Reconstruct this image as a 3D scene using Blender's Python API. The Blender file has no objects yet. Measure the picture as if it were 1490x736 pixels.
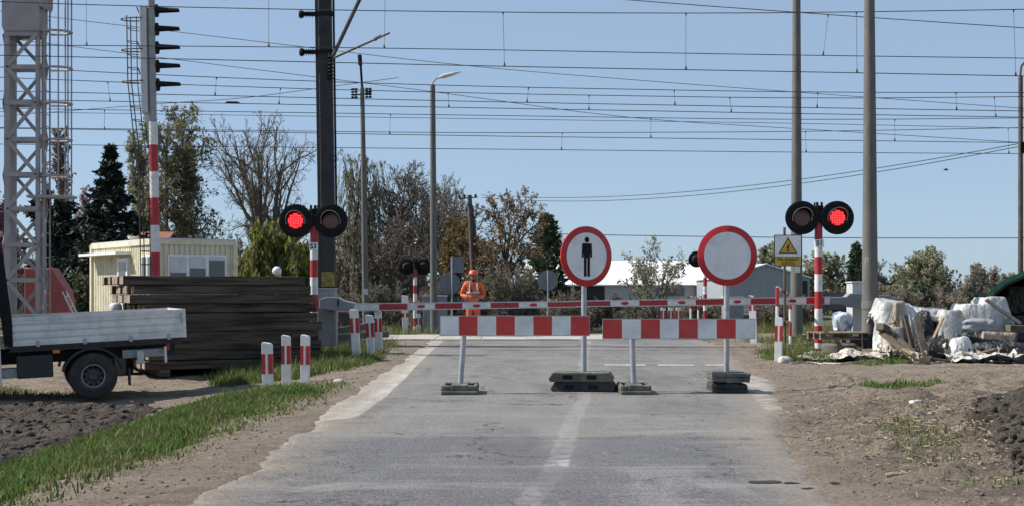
import bpy, bmesh, math, random
import numpy as np
from mathutils import Vector, Matrix, noise as mnoise
R = math.radians
SC = bpy.context.scene
COL = SC.collection

# ------------------------------------------------------------------ camera, sky, sun, exposure
H_CAM, F_PX, HOR = 1.22, 2047.0, 425.0
cam_d = bpy.data.cameras.new('camera')
cam_d.lens = 36 * F_PX / 1490
cam_d.shift_y = (HOR - 368) / 1490
cam_d.clip_start, cam_d.clip_end = 0.1, 6000
cam = bpy.data.objects.new('camera', cam_d)
cam.location = (0, 0, H_CAM)
cam.rotation_euler = (R(90), 0, 0)
COL.objects.link(cam)
SC.camera = cam

SUN_EL, SUN_AZ = 43.0, -83.0          # azimuth from +Y, negative = to the left
world = bpy.data.worlds.new('World')
SC.world = world
world.use_nodes = True
wn = world.node_tree
bg = wn.nodes['Background']
sky = wn.nodes.new('ShaderNodeTexSky')
sky.sky_type = 'NISHITA'
sky.sun_disc = False
sky.sun_elevation = R(SUN_EL)
sky.sun_rotation = R(SUN_AZ)
sky.altitude = 100
sky.air_density = 0.7
sky.dust_density = 0.5
sky.ozone_density = 4.5
veil = wn.nodes.new('ShaderNodeMix'); veil.data_type = 'RGBA'      # thin even spring haze over the clear sky
veil.inputs[0].default_value = 0.52
veil.inputs[7].default_value = (4.15, 5.4, 6.8, 1)
wn.links.new(sky.outputs[0], veil.inputs[6])
wn.links.new(veil.outputs[2], bg.inputs[0])
bg.inputs[1].default_value = 0.085
sun_d = bpy.data.lights.new('sun', 'SUN')
sun_d.energy = 5.0
sun_d.angle = R(0.53)
sun_d.color = (1.0, 0.94, 0.86)
sun = bpy.data.objects.new('sun', sun_d)
sdir = Vector((math.sin(R(SUN_AZ)) * math.cos(R(SUN_EL)), math.cos(R(SUN_AZ)) * math.cos(R(SUN_EL)), math.sin(R(SUN_EL))))
sun.rotation_euler = sdir.to_track_quat('Z', 'Y').to_euler()
COL.objects.link(sun)
SC.view_settings.view_transform = 'Standard'
SC.view_settings.look = 'None'
SC.view_settings.exposure = 0.46
SC.view_settings.gamma = 1.0
SC.view_settings.use_curve_mapping = False

# ------------------------------------------------------------------ helpers
def P(px, py, y):
    """world point seen at photo pixel (px, py) at distance y"""
    return Vector(((px - 745) / F_PX * y, y, H_CAM + (HOR - py) / F_PX * y))

def G(px, py, z=0.0):
    """world (x, y) on the plane at height z"""
    y = F_PX * (H_CAM - z) / (py - HOR)
    return ((px - 745) / F_PX * y, y)

def sm(t):
    t = np.clip(t, 0, 1)
    return t * t * (3 - 2 * t)

def tag(o, label=None, cat=None, group=None, kind=None):
    if label: o['label'] = label
    if cat: o['category'] = cat
    if group: o['group'] = group
    if kind: o['kind'] = kind
    return o

def thing(name, label, cat, loc=(0, 0, 0), rz=0, group=None):
    o = bpy.data.objects.new(name, None)
    COL.objects.link(o)
    o.empty_display_size = 0.2
    o.location = loc
    o.rotation_euler = (0, 0, rz)
    return tag(o, label, cat, group)

def copy_tree(o, parent=None):
    c = o.copy()
    COL.objects.link(c)
    c.parent = parent
    for ch in list(o.children):
        copy_tree(ch, c)
    return c

class MB:
    def __init__(s):
        s.v, s.f, s.m = [], [], []
    def add(s, vs, fs, mi=0):
        b = len(s.v)
        s.v += [tuple(p) for p in vs]
        s.f += [tuple(i + b for i in f) for f in fs]
        s.m += [mi] * len(fs)
        return s
    def box(s, c, d, mi=0, rot=None):
        hx, hy, hz = d[0] / 2, d[1] / 2, d[2] / 2
        vs = [Vector((x * hx, y * hy, z * hz)) for x in (-1, 1) for y in (-1, 1) for z in (-1, 1)]
        if rot is not None: vs = [rot @ p for p in vs]
        vs = [p + Vector(c) for p in vs]
        return s.add(vs, [(0, 1, 3, 2), (4, 6, 7, 5), (0, 4, 5, 1), (2, 3, 7, 6), (0, 2, 6, 4), (1, 5, 7, 3)], mi)
    def beam(s, a, b, w, h, mi=0, up=(0, 0, 1)):
        a, b = Vector(a), Vector(b)
        d = b - a; L = d.length; d.normalize()
        u = Vector(up)
        if abs(d.dot(u)) > 0.98: u = Vector((0, 1, 0))
        x = d.cross(u).normalized(); z = x.cross(d).normalized()
        M = Matrix((x, d, z)).transposed()
        return s.box((a + b) / 2, (w, L, h), mi, M)
    def tube(s, pts, rad, n=8, mi=0, cap=True, mis=None):
        pts = [Vector(p) for p in pts]
        if not hasattr(rad, '__len__'): rad = [rad] * len(pts)
        b = len(s.v); prev = None
        for i, p in enumerate(pts):
            d = (pts[min(i + 1, len(pts) - 1)] - pts[max(i - 1, 0)])
            if d.length < 1e-9: d = Vector((0, 0, 1))
            d.normalize()
            if prev is None:
                u = Vector((1, 0, 0)) if abs(d.x) < 0.9 else Vector((0, 1, 0))
            else: u = prev
            x = (u - d * u.dot(d)).normalized(); prev = x
            y = d.cross(x)
            for k in range(n):
                a = 2 * math.pi * k / n
                s.v.append(tuple(p + (x * math.cos(a) + y * math.sin(a)) * rad[i]))
        for i in range(len(pts) - 1):
            for k in range(n):
                k2 = (k + 1) % n
                s.f.append((b + i * n + k, b + i * n + k2, b + (i + 1) * n + k2, b + (i + 1) * n + k))
                s.m.append(mis[i] if mis else mi)
        if cap:
            s.f.append(tuple(b + k for k in reversed(range(n)))); s.m.append(mis[0] if mis else mi)
            e = b + (len(pts) - 1) * n
            s.f.append(tuple(e + k for k in range(n))); s.m.append(mis[-1] if mis else mi)
        return s
    def prism(s, poly, y0, y1, mi=0):
        """poly in (x,z), counter-clockwise seen from -Y; extruded from y0 (front) to y1"""
        n = len(poly)
        vs = [(x, y0, z) for x, z in poly] + [(x, y1, z) for x, z in poly]
        fs = [tuple(range(n)), tuple(reversed(range(n, 2 * n)))]
        for i in range(n):
            j = (i + 1) % n
            fs.append((i, i + n, j + n, j))
        return s.add(vs, fs, mi)
    def lathe(s, prof, n=24, mi=0, axis='Z', c=(0, 0, 0)):
        b = len(s.v)
        for r, h in prof:
            for k in range(n):
                a = 2 * math.pi * k / n
                x, y = r * math.cos(a), r * math.sin(a)
                p = (x, y, h) if axis == 'Z' else ((x, h, y) if axis == 'Y' else (h, x, y))
                s.v.append((p[0] + c[0], p[1] + c[1], p[2] + c[2]))
        for i in range(len(prof) - 1):
            for k in range(n):
                k2 = (k + 1) % n
                s.f.append((b + i * n + k, b + i * n + k2, b + (i + 1) * n + k2, b + (i + 1) * n + k)); s.m.append(mi)
        return s
    def build(s, name, mats, parent=None, smooth=False, bevel=0, loc=None, fix=True):
        me = bpy.data.meshes.new(name)
        me.from_pydata(s.v, [], s.f)
        if not isinstance(mats, (list, tuple)): mats = [mats]
        for m in mats: me.materials.append(m)
        if len(mats) > 1: me.polygons.foreach_set('material_index', s.m)
        if fix:
            bm = bmesh.new(); bm.from_mesh(me)
            bmesh.ops.recalc_face_normals(bm, faces=bm.faces)
            bm.to_mesh(me); bm.free()
        if smooth:
            me.polygons.foreach_set('use_smooth', [True] * len(me.polygons))
            try: me.set_sharp_from_angle(angle=R(40))
            except Exception: pass
        o = bpy.data.objects.new(name, me)
        COL.objects.link(o)
        if parent is not None: o.parent = parent
        if loc is not None: o.location = loc
        if bevel:
            bv = o.modifiers.new('bevel', 'BEVEL'); bv.width = bevel; bv.segments = 2; bv.limit_method = 'ANGLE'; bv.angle_limit = R(35)
        return o

def np_mesh(name, verts, faces, mats, parent=None, smooth=False, quads=True):
    """fast mesh from numpy arrays; faces (n,3) or (n,4)"""
    me = bpy.data.meshes.new(name)
    verts = np.asarray(verts, dtype=np.float32); faces = np.asarray(faces, dtype=np.int32)
    k = faces.shape[1]
    me.vertices.add(len(verts)); me.vertices.foreach_set('co', verts.ravel())
    me.loops.add(faces.size); me.loops.foreach_set('vertex_index', faces.ravel())
    me.polygons.add(len(faces))
    me.polygons.foreach_set('loop_start', np.arange(0, faces.size, k, dtype=np.int32))
    if smooth: me.polygons.foreach_set('use_smooth', np.ones(len(faces), dtype=bool))
    me.update(calc_edges=True)
    me.validate()
    if not isinstance(mats, (list, tuple)): mats = [mats]
    for m in mats: me.materials.append(m)
    o = bpy.data.objects.new(name, me)
    COL.objects.link(o)
    if parent is not None: o.parent = parent
    return o

# ------------------------------------------------------------------ materials
def new_mat(name):
    m = bpy.data.materials.new(name); m.use_nodes = True
    nt = m.node_tree
    return m, nt, nt.nodes['Principled BSDF']

def pmat(name, col, col2=None, scale=6.0, rough=0.6, bump=0.0, bscale=60.0, metal=0.0, detail=6.0, lo=0.35, hi=0.65, stretch=None, island=0.0, spec=0.5, dirt=None, dscale=2.5, dlo=0.52, dhi=0.75):
    m, nt, b = new_mat(name)
    N, L = nt.nodes, nt.links
    b.inputs['Roughness'].default_value = rough
    b.inputs['Metallic'].default_value = metal
    b.inputs['Specular IOR Level'].default_value = spec
    tc = N.new('ShaderNodeTexCoord')
    src = tc.outputs['Object']
    if stretch:
        mp = N.new('ShaderNodeMapping'); mp.inputs['Scale'].default_value = stretch
        L.new(src, mp.inputs[0]); src = mp.outputs[0]
    if col2 is None: col2 = tuple(c * 0.82 for c in col)
    nz = N.new('ShaderNodeTexNoise'); nz.inputs['Scale'].default_value = scale; nz.inputs['Detail'].default_value = detail
    L.new(src, nz.inputs['Vector'])
    rp = N.new('ShaderNodeMapRange'); rp.inputs[1].default_value = lo; rp.inputs[2].default_value = hi
    L.new(nz.outputs['Fac'], rp.inputs[0])
    mx = N.new('ShaderNodeMix'); mx.data_type = 'RGBA'
    mx.inputs[6].default_value = (*col, 1); mx.inputs[7].default_value = (*col2, 1)
    L.new(rp.outputs[0], mx.inputs[0])
    out = mx.outputs[2]
    if dirt:
        n2 = N.new('ShaderNodeTexNoise'); n2.inputs['Scale'].default_value = dscale; n2.inputs['Detail'].default_value = 8; n2.inputs['Roughness'].default_value = 0.7
        L.new(tc.outputs['Object'], n2.inputs['Vector'])
        r2 = N.new('ShaderNodeMapRange'); r2.inputs[1].default_value = dlo; r2.inputs[2].default_value = dhi; r2.inputs[4].default_value = 0.85
        L.new(n2.outputs['Fac'], r2.inputs[0])
        m2 = N.new('ShaderNodeMix'); m2.data_type = 'RGBA'
        L.new(r2.outputs[0], m2.inputs[0]); L.new(out, m2.inputs[6]); m2.inputs[7].default_value = (*dirt, 1)
        out = m2.outputs[2]
    if island:
        g = N.new('ShaderNodeNewGeometry')
        hs = N.new('ShaderNodeHueSaturation')
        r3 = N.new('ShaderNodeMapRange'); r3.inputs[3].default_value = 1 - island; r3.inputs[4].default_value = 1 + island
        L.new(g.outputs['Random Per Island'], r3.inputs[0]); L.new(r3.outputs[0], hs.inputs['Value'])
        L.new(out, hs.inputs['Color']); out = hs.outputs[0]
    L.new(out, b.inputs['Base Color'])
    if bump:
        nb = N.new('ShaderNodeTexNoise'); nb.inputs['Scale'].default_value = bscale; nb.inputs['Detail'].default_value = 8
        L.new(src, nb.inputs['Vector'])
        bp = N.new('ShaderNodeBump'); bp.inputs['Strength'].default_value = bump; bp.inputs['Distance'].default_value = 0.05
        L.new(nb.outputs['Fac'], bp.inputs['Height']); L.new(bp.outputs[0], b.inputs['Normal'])
    return m

def leafmat(name, col, col2, island=0.35, trans=0.35, scale=0.6):
    m = pmat(name, col, col2, scale=scale, rough=0.65, island=island, spec=0.25, lo=0.3, hi=0.7)
    nt = m.node_tree; N, L = nt.nodes, nt.links
    b = N['Principled BSDF']; out = N['Material Output']
    tr = N.new('ShaderNodeBsdfTranslucent')
    src = b.inputs['Base Color'].links[0].from_socket
    L.new(src, tr.inputs[0])
    ms = N.new('ShaderNodeMixShader'); ms.inputs[0].default_value = trans
    L.new(b.outputs[0], ms.inputs[1]); L.new(tr.outputs[0], ms.inputs[2]); L.new(ms.outputs[0], out.inputs[0])
    return m

def emit_mat(name, col, strength):
    m, nt, b = new_mat(name)
    b.inputs['Base Color'].default_value = (*[c * 0.4 for c in col], 1)
    b.inputs['Emission Color'].default_value = (*col, 1)
    b.inputs['Emission Strength'].default_value = strength
    return m

M = {}
M['white'] = pmat('white_paint', (0.72, 0.72, 0.71), (0.60, 0.60, 0.58), scale=9, rough=0.45, dirt=(0.42, 0.39, 0.34), dscale=4, dlo=0.58, dhi=0.8)
M['red'] = pmat('red_paint', (0.42, 0.022, 0.03), (0.32, 0.018, 0.025), scale=8, rough=0.5, dirt=(0.22, 0.09, 0.08), dscale=5, dlo=.52, dhi=.8)
M['board_white'] = pmat('board_white', (0.78, 0.79, 0.80), (0.70, 0.71, 0.72), scale=3, rough=0.4, dirt=(0.46, 0.43, 0.38), dscale=3.2, dlo=0.50, dhi=0.80)
M['board_red'] = pmat('board_red', (0.62, 0.035, 0.03), (0.50, 0.03, 0.028), scale=4, rough=0.45, dirt=(0.33, 0.12, 0.10), dscale=3.6, dlo=0.5, dhi=0.82)
M['sign_red'] = pmat('sign_red', (0.48, 0.02, 0.022), (0.42, 0.018, 0.02), scale=5, rough=0.35)
M['galv'] = pmat('galvanised_steel', (0.42, 0.44, 0.46), (0.32, 0.34, 0.36), scale=18, rough=0.45, metal=0.35)
M['grey_paint'] = pmat('grey_paint', (0.30, 0.32, 0.34), (0.24, 0.26, 0.28), scale=5, rough=0.5, dirt=(0.2, 0.19, 0.17), dscale=3)
M['pale_grey'] = pmat('pale_grey_paint', (0.52, 0.54, 0.55), (0.44, 0.46, 0.47), scale=6, rough=0.5)
M['black'] = pmat('black_paint', (0.008, 0.0085, 0.009), (0.013, 0.0135, 0.014), scale=6, rough=0.75, spec=0.2)
M['dark_steel'] = pmat('dark_steel', (0.045, 0.042, 0.04), (0.075, 0.062, 0.05), scale=7, rough=0.65, metal=0.2)
M['rail'] = pmat('rusty_rail', (0.11, 0.075, 0.055), (0.16, 0.12, 0.09), scale=9, rough=0.6, metal=0.4)
M['wire'] = pmat('wire', (0.03, 0.03, 0.032), (0.05, 0.05, 0.05), scale=3, rough=0.5, metal=0.3)
M['rubber'] = pmat('rubber', (0.028, 0.028, 0.028), (0.05, 0.048, 0.044), scale=9, rough=0.85, bump=0.2, bscale=40)
M['foot'] = pmat('recycled_plastic_foot', (0.075, 0.08, 0.07), (0.16, 0.155, 0.13), scale=7, rough=0.85, bump=0.5, bscale=90, dirt=(0.26, 0.23, 0.18), dscale=5)
M['foot_dark'] = pmat('dark_plastic_foot', (0.025, 0.028, 0.03), (0.045, 0.047, 0.046), scale=7, rough=0.8, bump=0.5, bscale=90)
M['concrete'] = pmat('pole_concrete', (0.15, 0.146, 0.135), (0.11, 0.108, 0.10), scale=5, rough=0.9, bump=0.25, bscale=50, stretch=(1, 1, 0.35), dirt=(0.12, 0.118, 0.11), dscale=3)
M['concrete_dark'] = pmat('dark_pole_concrete', (0.135, 0.135, 0.125), (0.095, 0.095, 0.09), scale=5, rough=0.9, bump=0.25, bscale=50, stretch=(1, 1, 0.35))
M['tar'] = pmat('tar_paint', (0.02, 0.022, 0.028), (0.035, 0.035, 0.04), scale=6, rough=0.7)
M['truss'] = pmat('pale_truss_paint', (0.33, 0.315, 0.325), (0.27, 0.255, 0.26), scale=3, rough=0.6, dirt=(0.3, 0.25, 0.2), dscale=5)
M['sleeper'] = pmat('old_timber', (0.036, 0.029, 0.022), (0.17, 0.132, 0.096), scale=3, rough=0.9, bump=0.8, bscale=16, stretch=(0.35, 5, 5), island=0.55)
M['sleeper_end'] = pmat('timber_end', (0.30, 0.25, 0.19), (0.2, 0.16, 0.12), scale=9, rough=0.95, bump=0.4, bscale=30, island=0.25)
M['plank'] = pmat('raw_plank', (0.34, 0.25, 0.155), (0.22, 0.155, 0.095), scale=4, rough=0.85, bump=0.3, bscale=30, stretch=(8, 0.8, 8))
M['plank_dark'] = pmat('weathered_plank', (0.15, 0.115, 0.085), (0.09, 0.07, 0.052), scale=4, rough=0.9, bump=0.3, bscale=30, stretch=(8, 0.8, 8))
M['cream'] = pmat('cream_metal', (0.66, 0.62, 0.47), (0.58, 0.54, 0.41), scale=2, rough=0.5, dirt=(0.42, 0.36, 0.24), dscale=2)
M['glass'] = pmat('window_glass', (0.05, 0.065, 0.085), (0.035, 0.045, 0.055), scale=1.5, rough=0.06, spec=0.8)
M['frame_white'] = pmat('frame_white', (0.78, 0.78, 0.76), rough=0.4)
M['yellow'] = pmat('yellow_plate', (0.55, 0.37, 0.04), (0.46, 0.31, 0.035), scale=9, rough=0.5)
M['orange'] = None
M['bark'] = pmat('bark', (0.12, 0.10, 0.083), (0.18, 0.155, 0.125), scale=5, rough=0.95)
M['bark_hazed'] = pmat('hazed_bark', (0.20, 0.175, 0.14), (0.26, 0.225, 0.185), scale=5, rough=0.95)  # bark colour lightened to stand in for the haze of distance
M['bark_dark'] = pmat('dark_bark', (0.07, 0.06, 0.05), (0.115, 0.098, 0.08), scale=5, rough=0.95)
M['bark_birch'] = pmat('birch_bark', (0.30, 0.28, 0.25), (0.09, 0.08, 0.07), scale=4, rough=0.9)
# ------------------------------------------------------------------ terrain
YK = [-40, 4.0, 8.2, 9.4, 10.6, 11.6, 13.9, 16.6, 18.5, 23.8, 26.3, 33.3, 36.7, 41, 50, 66]
LK = [-1.95, -1.95, -1.95, -1.90, -1.90, -1.92, -1.98, -1.98, -1.98, -2.02, -2.08, -2.13, -2.17, -2.1, -1.6, -1.4]
RK = [1.80, 1.85, 1.98, 2.1, 2.26, 2.42, 2.78, 3.23, 3.55, 4.05, 4.2, 4.88, 5.1, 5.3, 5.2, 5.2]
def roadL(y): return np.interp(y, YK, LK)
def roadR(y): return np.interp(y, YK, RK)

_rs = np.random.RandomState(7)
_T = _rs.rand(256, 256)
def vnoise(x, y):
    x = np.asarray(x, float); y = np.asarray(y, float)
    xi = np.floor(x).astype(int); yi = np.floor(y).astype(int)
    fx = x - xi; fy = y - yi
    fx = fx * fx * (3 - 2 * fx); fy = fy * fy * (3 - 2 * fy)
    a = _T[xi % 256, yi % 256]; b = _T[(xi + 1) % 256, yi % 256]
    c = _T[xi % 256, (yi + 1) % 256]; d = _T[(xi + 1) % 256, (yi + 1) % 256]
    return (a * (1 - fx) + b * fx) * (1 - fy) + (c * (1 - fx) + d * fx) * fy
def fbm(x, y, o=4):
    t = 0; a = 0.5
    for k in range(o):
        t = t + a * (vnoise(x * 2 ** k + 17.3 * k, y * 2 ** k + 5.1 * k) - 0.5); a *= 0.5
    return t

def road_z(y):
    return -0.68 * sm((np.asarray(y, float) - 41) / 9)

def gz0(x, y):
    """terrain without small bumps"""
    x = np.asarray(x, float); y = np.asarray(y, float)
    left = sm((-x - 2.0) / 3.4)
    z = -0.36 * left * (1 - 0.62 * sm((y - 21.5) / 6))
    z = z + 0.04 * sm((x - 4.6) / 4) * sm((y - 13) / 9) * (1 - sm((y - 36) / 10))
    z = z + 0.20 * np.exp(-((x - 6.55) / 0.75) ** 2 - ((y - 26.3) / 1.3) ** 2)   # low mound under the pole
    z = z + 0.13 * sm((x - 2.6) / 2.2) * (1 - sm((y - 14) / 6))
    z = z + 0.07 * np.exp(-((x - 4.9) / 1.1) ** 2 - ((y - 11.5) / 3.2) ** 2)   # soil mound on the right
    z = z + road_z(y)
    return z

def gz(x, y):
    x = np.asarray(x, float); y = np.asarray(y, float)
    d = np.maximum(roadL(y) - x, x - roadR(y))
    off = sm((d + 0.05) / 0.9)
    near = np.exp(-np.abs(y) / 400)
    right = sm((x - 2.0) / 1.0)
    lump = np.maximum(fbm(x * 3.1 + 7, y * 2.6, 4), 0) ** 1.3 * 0.42 * right * (1 - sm((y - 19) / 4))
    b = (0.10 * fbm(x * 0.5, y * 0.5, 3) + 0.085 * fbm(x * 2.0, y * 2.0, 3) + 0.055 * fbm(x * 7, y * 7, 4) + lump) * off * near
    under = -0.05 * (1 - sm((d + 0.30) / 0.28))
    return gz0(x, y) + b + under

def axis(lo, hi, step, far, grow):
    a = list(np.arange(lo, hi + 1e-6, step))
    s = step; p = hi
    while p < far:
        s *= grow; p += s; a.append(p)
    s = step; p = lo; pre = []
    while p > -far:
        s *= grow; p -= s; pre.append(p)
    return np.array(pre[::-1] + a)

def grid_mesh(name, xs, ys, zf, mat, smooth=True):
    X, Y = np.meshgrid(xs, ys)
    Z = zf(X, Y)
    V = np.stack([X.ravel(), Y.ravel(), Z.ravel()], 1)
    nx, ny = len(xs), len(ys)
    i = np.arange(ny - 1)[:, None] * nx + np.arange(nx - 1)[None, :]
    i = i.ravel()
    Fq = np.stack([i, i + 1, i + nx + 1, i + nx], 1)
    return np_mesh(name, V, Fq, mat, smooth=smooth)

# --- ground material: sandy dirt, with pale straw and darker damp ground
m, nt, b = new_mat('dirt')
N, L = nt.nodes, nt.links
b.inputs['Roughness'].default_value = 0.97
b.inputs['Specular IOR Level'].default_value = 0.15
tc = N.new('ShaderNodeTexCoord')
def nz(scale, detail=8, rough=0.6, vec=None):
    n = N.new('ShaderNodeTexNoise'); n.inputs['Scale'].default_value = scale; n.inputs['Detail'].default_value = detail; n.inputs['Roughness'].default_value = rough
    L.new(vec if vec is not None else tc.outputs['Object'], n.inputs['Vector']); return n.outputs['Fac']
def rng(s, lo, hi, a=0.0, c=1.0):
    r = N.new('ShaderNodeMapRange'); r.inputs[1].default_value = lo; r.inputs[2].default_value = hi; r.inputs[3].default_value = a; r.inputs[4].default_value = c
    L.new(s, r.inputs[0]); return r.outputs[0]
def mixc(f, a, c):
    x = N.new('ShaderNodeMix'); x.data_type = 'RGBA'
    if hasattr(f, 'is_output'): L.new(f, x.inputs[0])
    else: x.inputs[0].default_value = f
    for k, q in ((6, a), (7, c)):
        if hasattr(q, 'is_output'): L.new(q, x.inputs[k])
        else: x.inputs[k].default_value = (*q, 1)
    return x.outputs[2]
def mth(op, a, c):
    x = N.new('ShaderNodeMath'); x.operation = op
    for k, q in ((0, a), (1, c)):
        if hasattr(q, 'is_output'): L.new(q, x.inputs[k])
        else: x.inputs[k].default_value = q
    return x.outputs[0]
c0 = mixc(rng(nz(0.9), 0.35, 0.65), (0.27, 0.222, 0.175), (0.205, 0.165, 0.13))
c0 = mixc(rng(nz(2.6, 10, 0.72), 0.50, 0.62), c0, (0.15, 0.12, 0.095))
c0 = mixc(rng(nz(6, 10, 0.75), 0.52, 0.66), c0, (0.33, 0.28, 0.225))
c0 = mixc(rng(nz(24, 8, 0.8), 0.51, 0.60), c0, (0.085, 0.066, 0.053))
c0 = mixc(rng(nz(40, 6, 0.8), 0.54, 0.62), c0, (0.40, 0.35, 0.29))
sep = N.new('ShaderNodeSeparateXYZ'); L.new(tc.outputs['Object'], sep.inputs[0])
# the right verge is darker, damp earth with a churned band along the asphalt
damp = mth('MULTIPLY', rng(mth('ADD', sep.outputs[0], mth('MULTIPLY', nz(1.1, 6), 1.6)), 3.1, 3.6), rng(sep.outputs[1], 18.5, 15.5))
c0 = mixc(mth('MULTIPLY', damp, rng(nz(1.3, 8, 0.7), 0.42, 0.64)), c0, mixc(rng(nz(11, 10, 0.78), 0.42, 0.6), (0.075, 0.06, 0.05), (0.19, 0.155, 0.125)))
# far away the land is dull green-brown meadow
farm = rng(sep.outputs[1], 42, 50)
c0 = mixc(farm, c0, mixc(rng(nz(0.35), 0.4, 0.6), (0.12, 0.105, 0.06), (0.07, 0.085, 0.035)))
L.new(c0, b.inputs['Base Color'])
bp = N.new('ShaderNodeBump'); bp.inputs['Strength'].default_value = 1.0; bp.inputs['Distance'].default_value = 0.045
L.new(nz(17, 12, 0.8), bp.inputs['Height']); L.new(bp.outputs[0], b.inputs['Normal'])
M['dirt'] = m

gx = axis(-9, 11, 0.06, 2600, 1.15)
gy = np.r_[np.arange(6.5, 20, 0.05), np.arange(20, 36, 0.09)]
q_ = axis(20, 36, 0.09, 2600, 1.14)
gy = np.r_[q_[q_ < 6.4], gy, q_[q_ > 36]]
gy = gy[gy > -900]
ground = grid_mesh('ground', gx, gy, gz, M['dirt'])
tag(ground, kind='structure')

# --- asphalt
m, nt, b = new_mat('asphalt')
N, L = nt.nodes, nt.links
b.inputs['Roughness'].default_value = 0.82
b.inputs['Specular IOR Level'].default_value = 0.35
tc = N.new('ShaderNodeTexCoord')
sep = N.new('ShaderNodeSeparateXYZ'); L.new(tc.outputs['Object'], sep.inputs[0])
at = N.new('ShaderNodeAttribute'); at.attribute_name = 'edge_dist'
# length-wise stretched coordinates: wear runs along the road
mp = N.new('ShaderNodeMapping'); mp.inputs['Scale'].default_value = (1.6, 0.35, 1); L.new(tc.outputs['Object'], mp.inputs[0])
mpx = N.new('ShaderNodeMapping'); mpx.inputs['Scale'].default_value = (0.3, 2.2, 1); L.new(tc.outputs['Object'], mpx.inputs[0])
old = mixc(rng(nz(1.3, 6, 0.6, mp.outputs[0]), 0.35, 0.68), (0.148, 0.143, 0.136), (0.195, 0.187, 0.173))
new = mixc(rng(nz(1.1, 6, 0.6, mp.outputs[0]), 0.35, 0.68), (0.086, 0.087, 0.094), (0.118, 0.119, 0.126))
seam = mth('ADD', sep.outputs[1], mth('ADD', mth('MULTIPLY', nz(0.8, 6, 0.6), 1.5), mth('MULTIPLY', sep.outputs[0], 0.06)))
c0 = mixc(rng(seam, 12.62, 12.86), new, old)
# paler worn patch in the near lane
patch = mth('MULTIPLY', rng(nz(0.9, 5, 0.55, mp.outputs[0]), 0.5, 0.56), mth('MULTIPLY', rng(sep.outputs[1], 9.9, 9.6), rng(sep.outputs[0], 0.3, 0.7)))
c0 = mixc(mth('MULTIPLY', patch, 0.6), c0, (0.21, 0.21, 0.215))
c0 = mixc(mth('MULTIPLY', rng(nz(2.4, 7, 0.65, mpx.outputs[0]), 0.56, 0.70), 0.5), c0, (0.245, 0.232, 0.205))
mpg = N.new('ShaderNodeMapping'); mpg.inputs['Scale'].default_value = (1.0, 0.55, 1); L.new(tc.outputs['Object'], mpg.inputs[0])
grain = nz(62, 8, 0.85, mpg.outputs[0])
c0 = mixc(mth('MULTIPLY', rng(grain, 0.50, 0.62), 0.75), c0, (0.33, 0.32, 0.30))
c0 = mixc(mth('MULTIPLY', rng(grain, 0.49, 0.38), 0.85), c0, (0.04, 0.04, 0.042))
c0 = mixc(mth('MULTIPLY', rng(nz(9, 8, 0.75, mpx.outputs[0]), 0.54, 0.68), 0.55), c0, (0.085, 0.084, 0.084))
c0 = mixc(mth('MULTIPLY', rng(nz(5, 8, 0.75, mp.outputs[0]), 0.56, 0.72), 0.5), c0, (0.27, 0.26, 0.24))
# cracks
vo = N.new('ShaderNodeTexVoronoi'); vo.feature = 'DISTANCE_TO_EDGE'; vo.inputs['Scale'].default_value = 0.55
wv = N.new('ShaderNodeVectorMath'); wv.operation = 'ADD'
nv = N.new('ShaderNodeTexNoise'); nv.inputs['Scale'].default_value = 3.0; nv.inputs['Detail'].default_value = 6
L.new(tc.outputs['Object'], nv.inputs['Vector']); L.new(nv.outputs['Color'], wv.inputs[0]); L.new(tc.outputs['Object'], wv.inputs[1]); L.new(wv.outputs[0], vo.inputs['Vector'])
crk = mth('MULTIPLY', rng(vo.outputs['Distance'], 0.013, 0.004), rng(nz(0.6, 4), 0.44, 0.56))
c0 = mixc(crk, c0, (0.03, 0.03, 0.03))
# alligator cracking near the left verge
v2 = N.new('ShaderNodeTexVoronoi'); v2.feature = 'DISTANCE_TO_EDGE'; v2.inputs['Scale'].default_value = 5.0
w2 = N.new('ShaderNodeVectorMath'); w2.operation = 'ADD'; L.new(nv.outputs['Color'], w2.inputs[0]); L.new(mpx.outputs[0], w2.inputs[1]); L.new(w2.outputs[0], v2.inputs['Vector'])
crk2 = mth('MULTIPLY', rng(v2.outputs['Distance'], 0.035, 0.01), mth('MULTIPLY', rng(sep.outputs[0], -0.55, -1.0), rng(sep.outputs[1], 11.4, 10.6)))
crk2 = mth('MULTIPLY', crk2, rng(nz(1.6, 5), 0.40, 0.52))
c0 = mixc(crk2, c0, (0.035, 0.034, 0.032))
# worn paint: centre line, its smeared halo, and the pale strips at the sides
def attr(nm_):
    q = N.new('ShaderNodeAttribute'); q.attribute_name = nm_; return q.outputs['Fac']
def absn(q): return mth('ABSOLUTE', q, 0.0)
cdj = absn(mth('ADD', attr('centre_dist'), mth('MULTIPLY', mth('SUBTRACT', nz(2.2, 8, 0.7), 0.5), 0.10)))
wear = rng(nz(4.5, 10, 0.8), 0.40, 0.62)
c0 = mixc(mth('MULTIPLY', rng(cdj, 0.24, 0.06), mth('MULTIPLY', rng(nz(1.4, 6, 0.7), 0.40, 0.64), 0.30)), c0, (0.27, 0.265, 0.255))
dash = mth('MULTIPLY', rng(sep.outputs[1], 9.82, 9.92), rng(sep.outputs[1], 10.40, 10.25))
c0 = mixc(mth('MULTIPLY', rng(cdj, 0.095, 0.065), mth('MULTIPLY', wear, mth('ADD', 0.33, mth('MULTIPLY', dash, 0.5)))), c0, (0.46, 0.455, 0.44))
pale = mixc(rng(nz(6, 10, 0.78), 0.44, 0.64), (0.56, 0.54, 0.50), (0.29, 0.255, 0.21))
lsn = mth('ADD', attr('left_strip'), mth('MULTIPLY', mth('SUBTRACT', nz(7, 8, 0.7), 0.5), 0.03))
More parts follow.
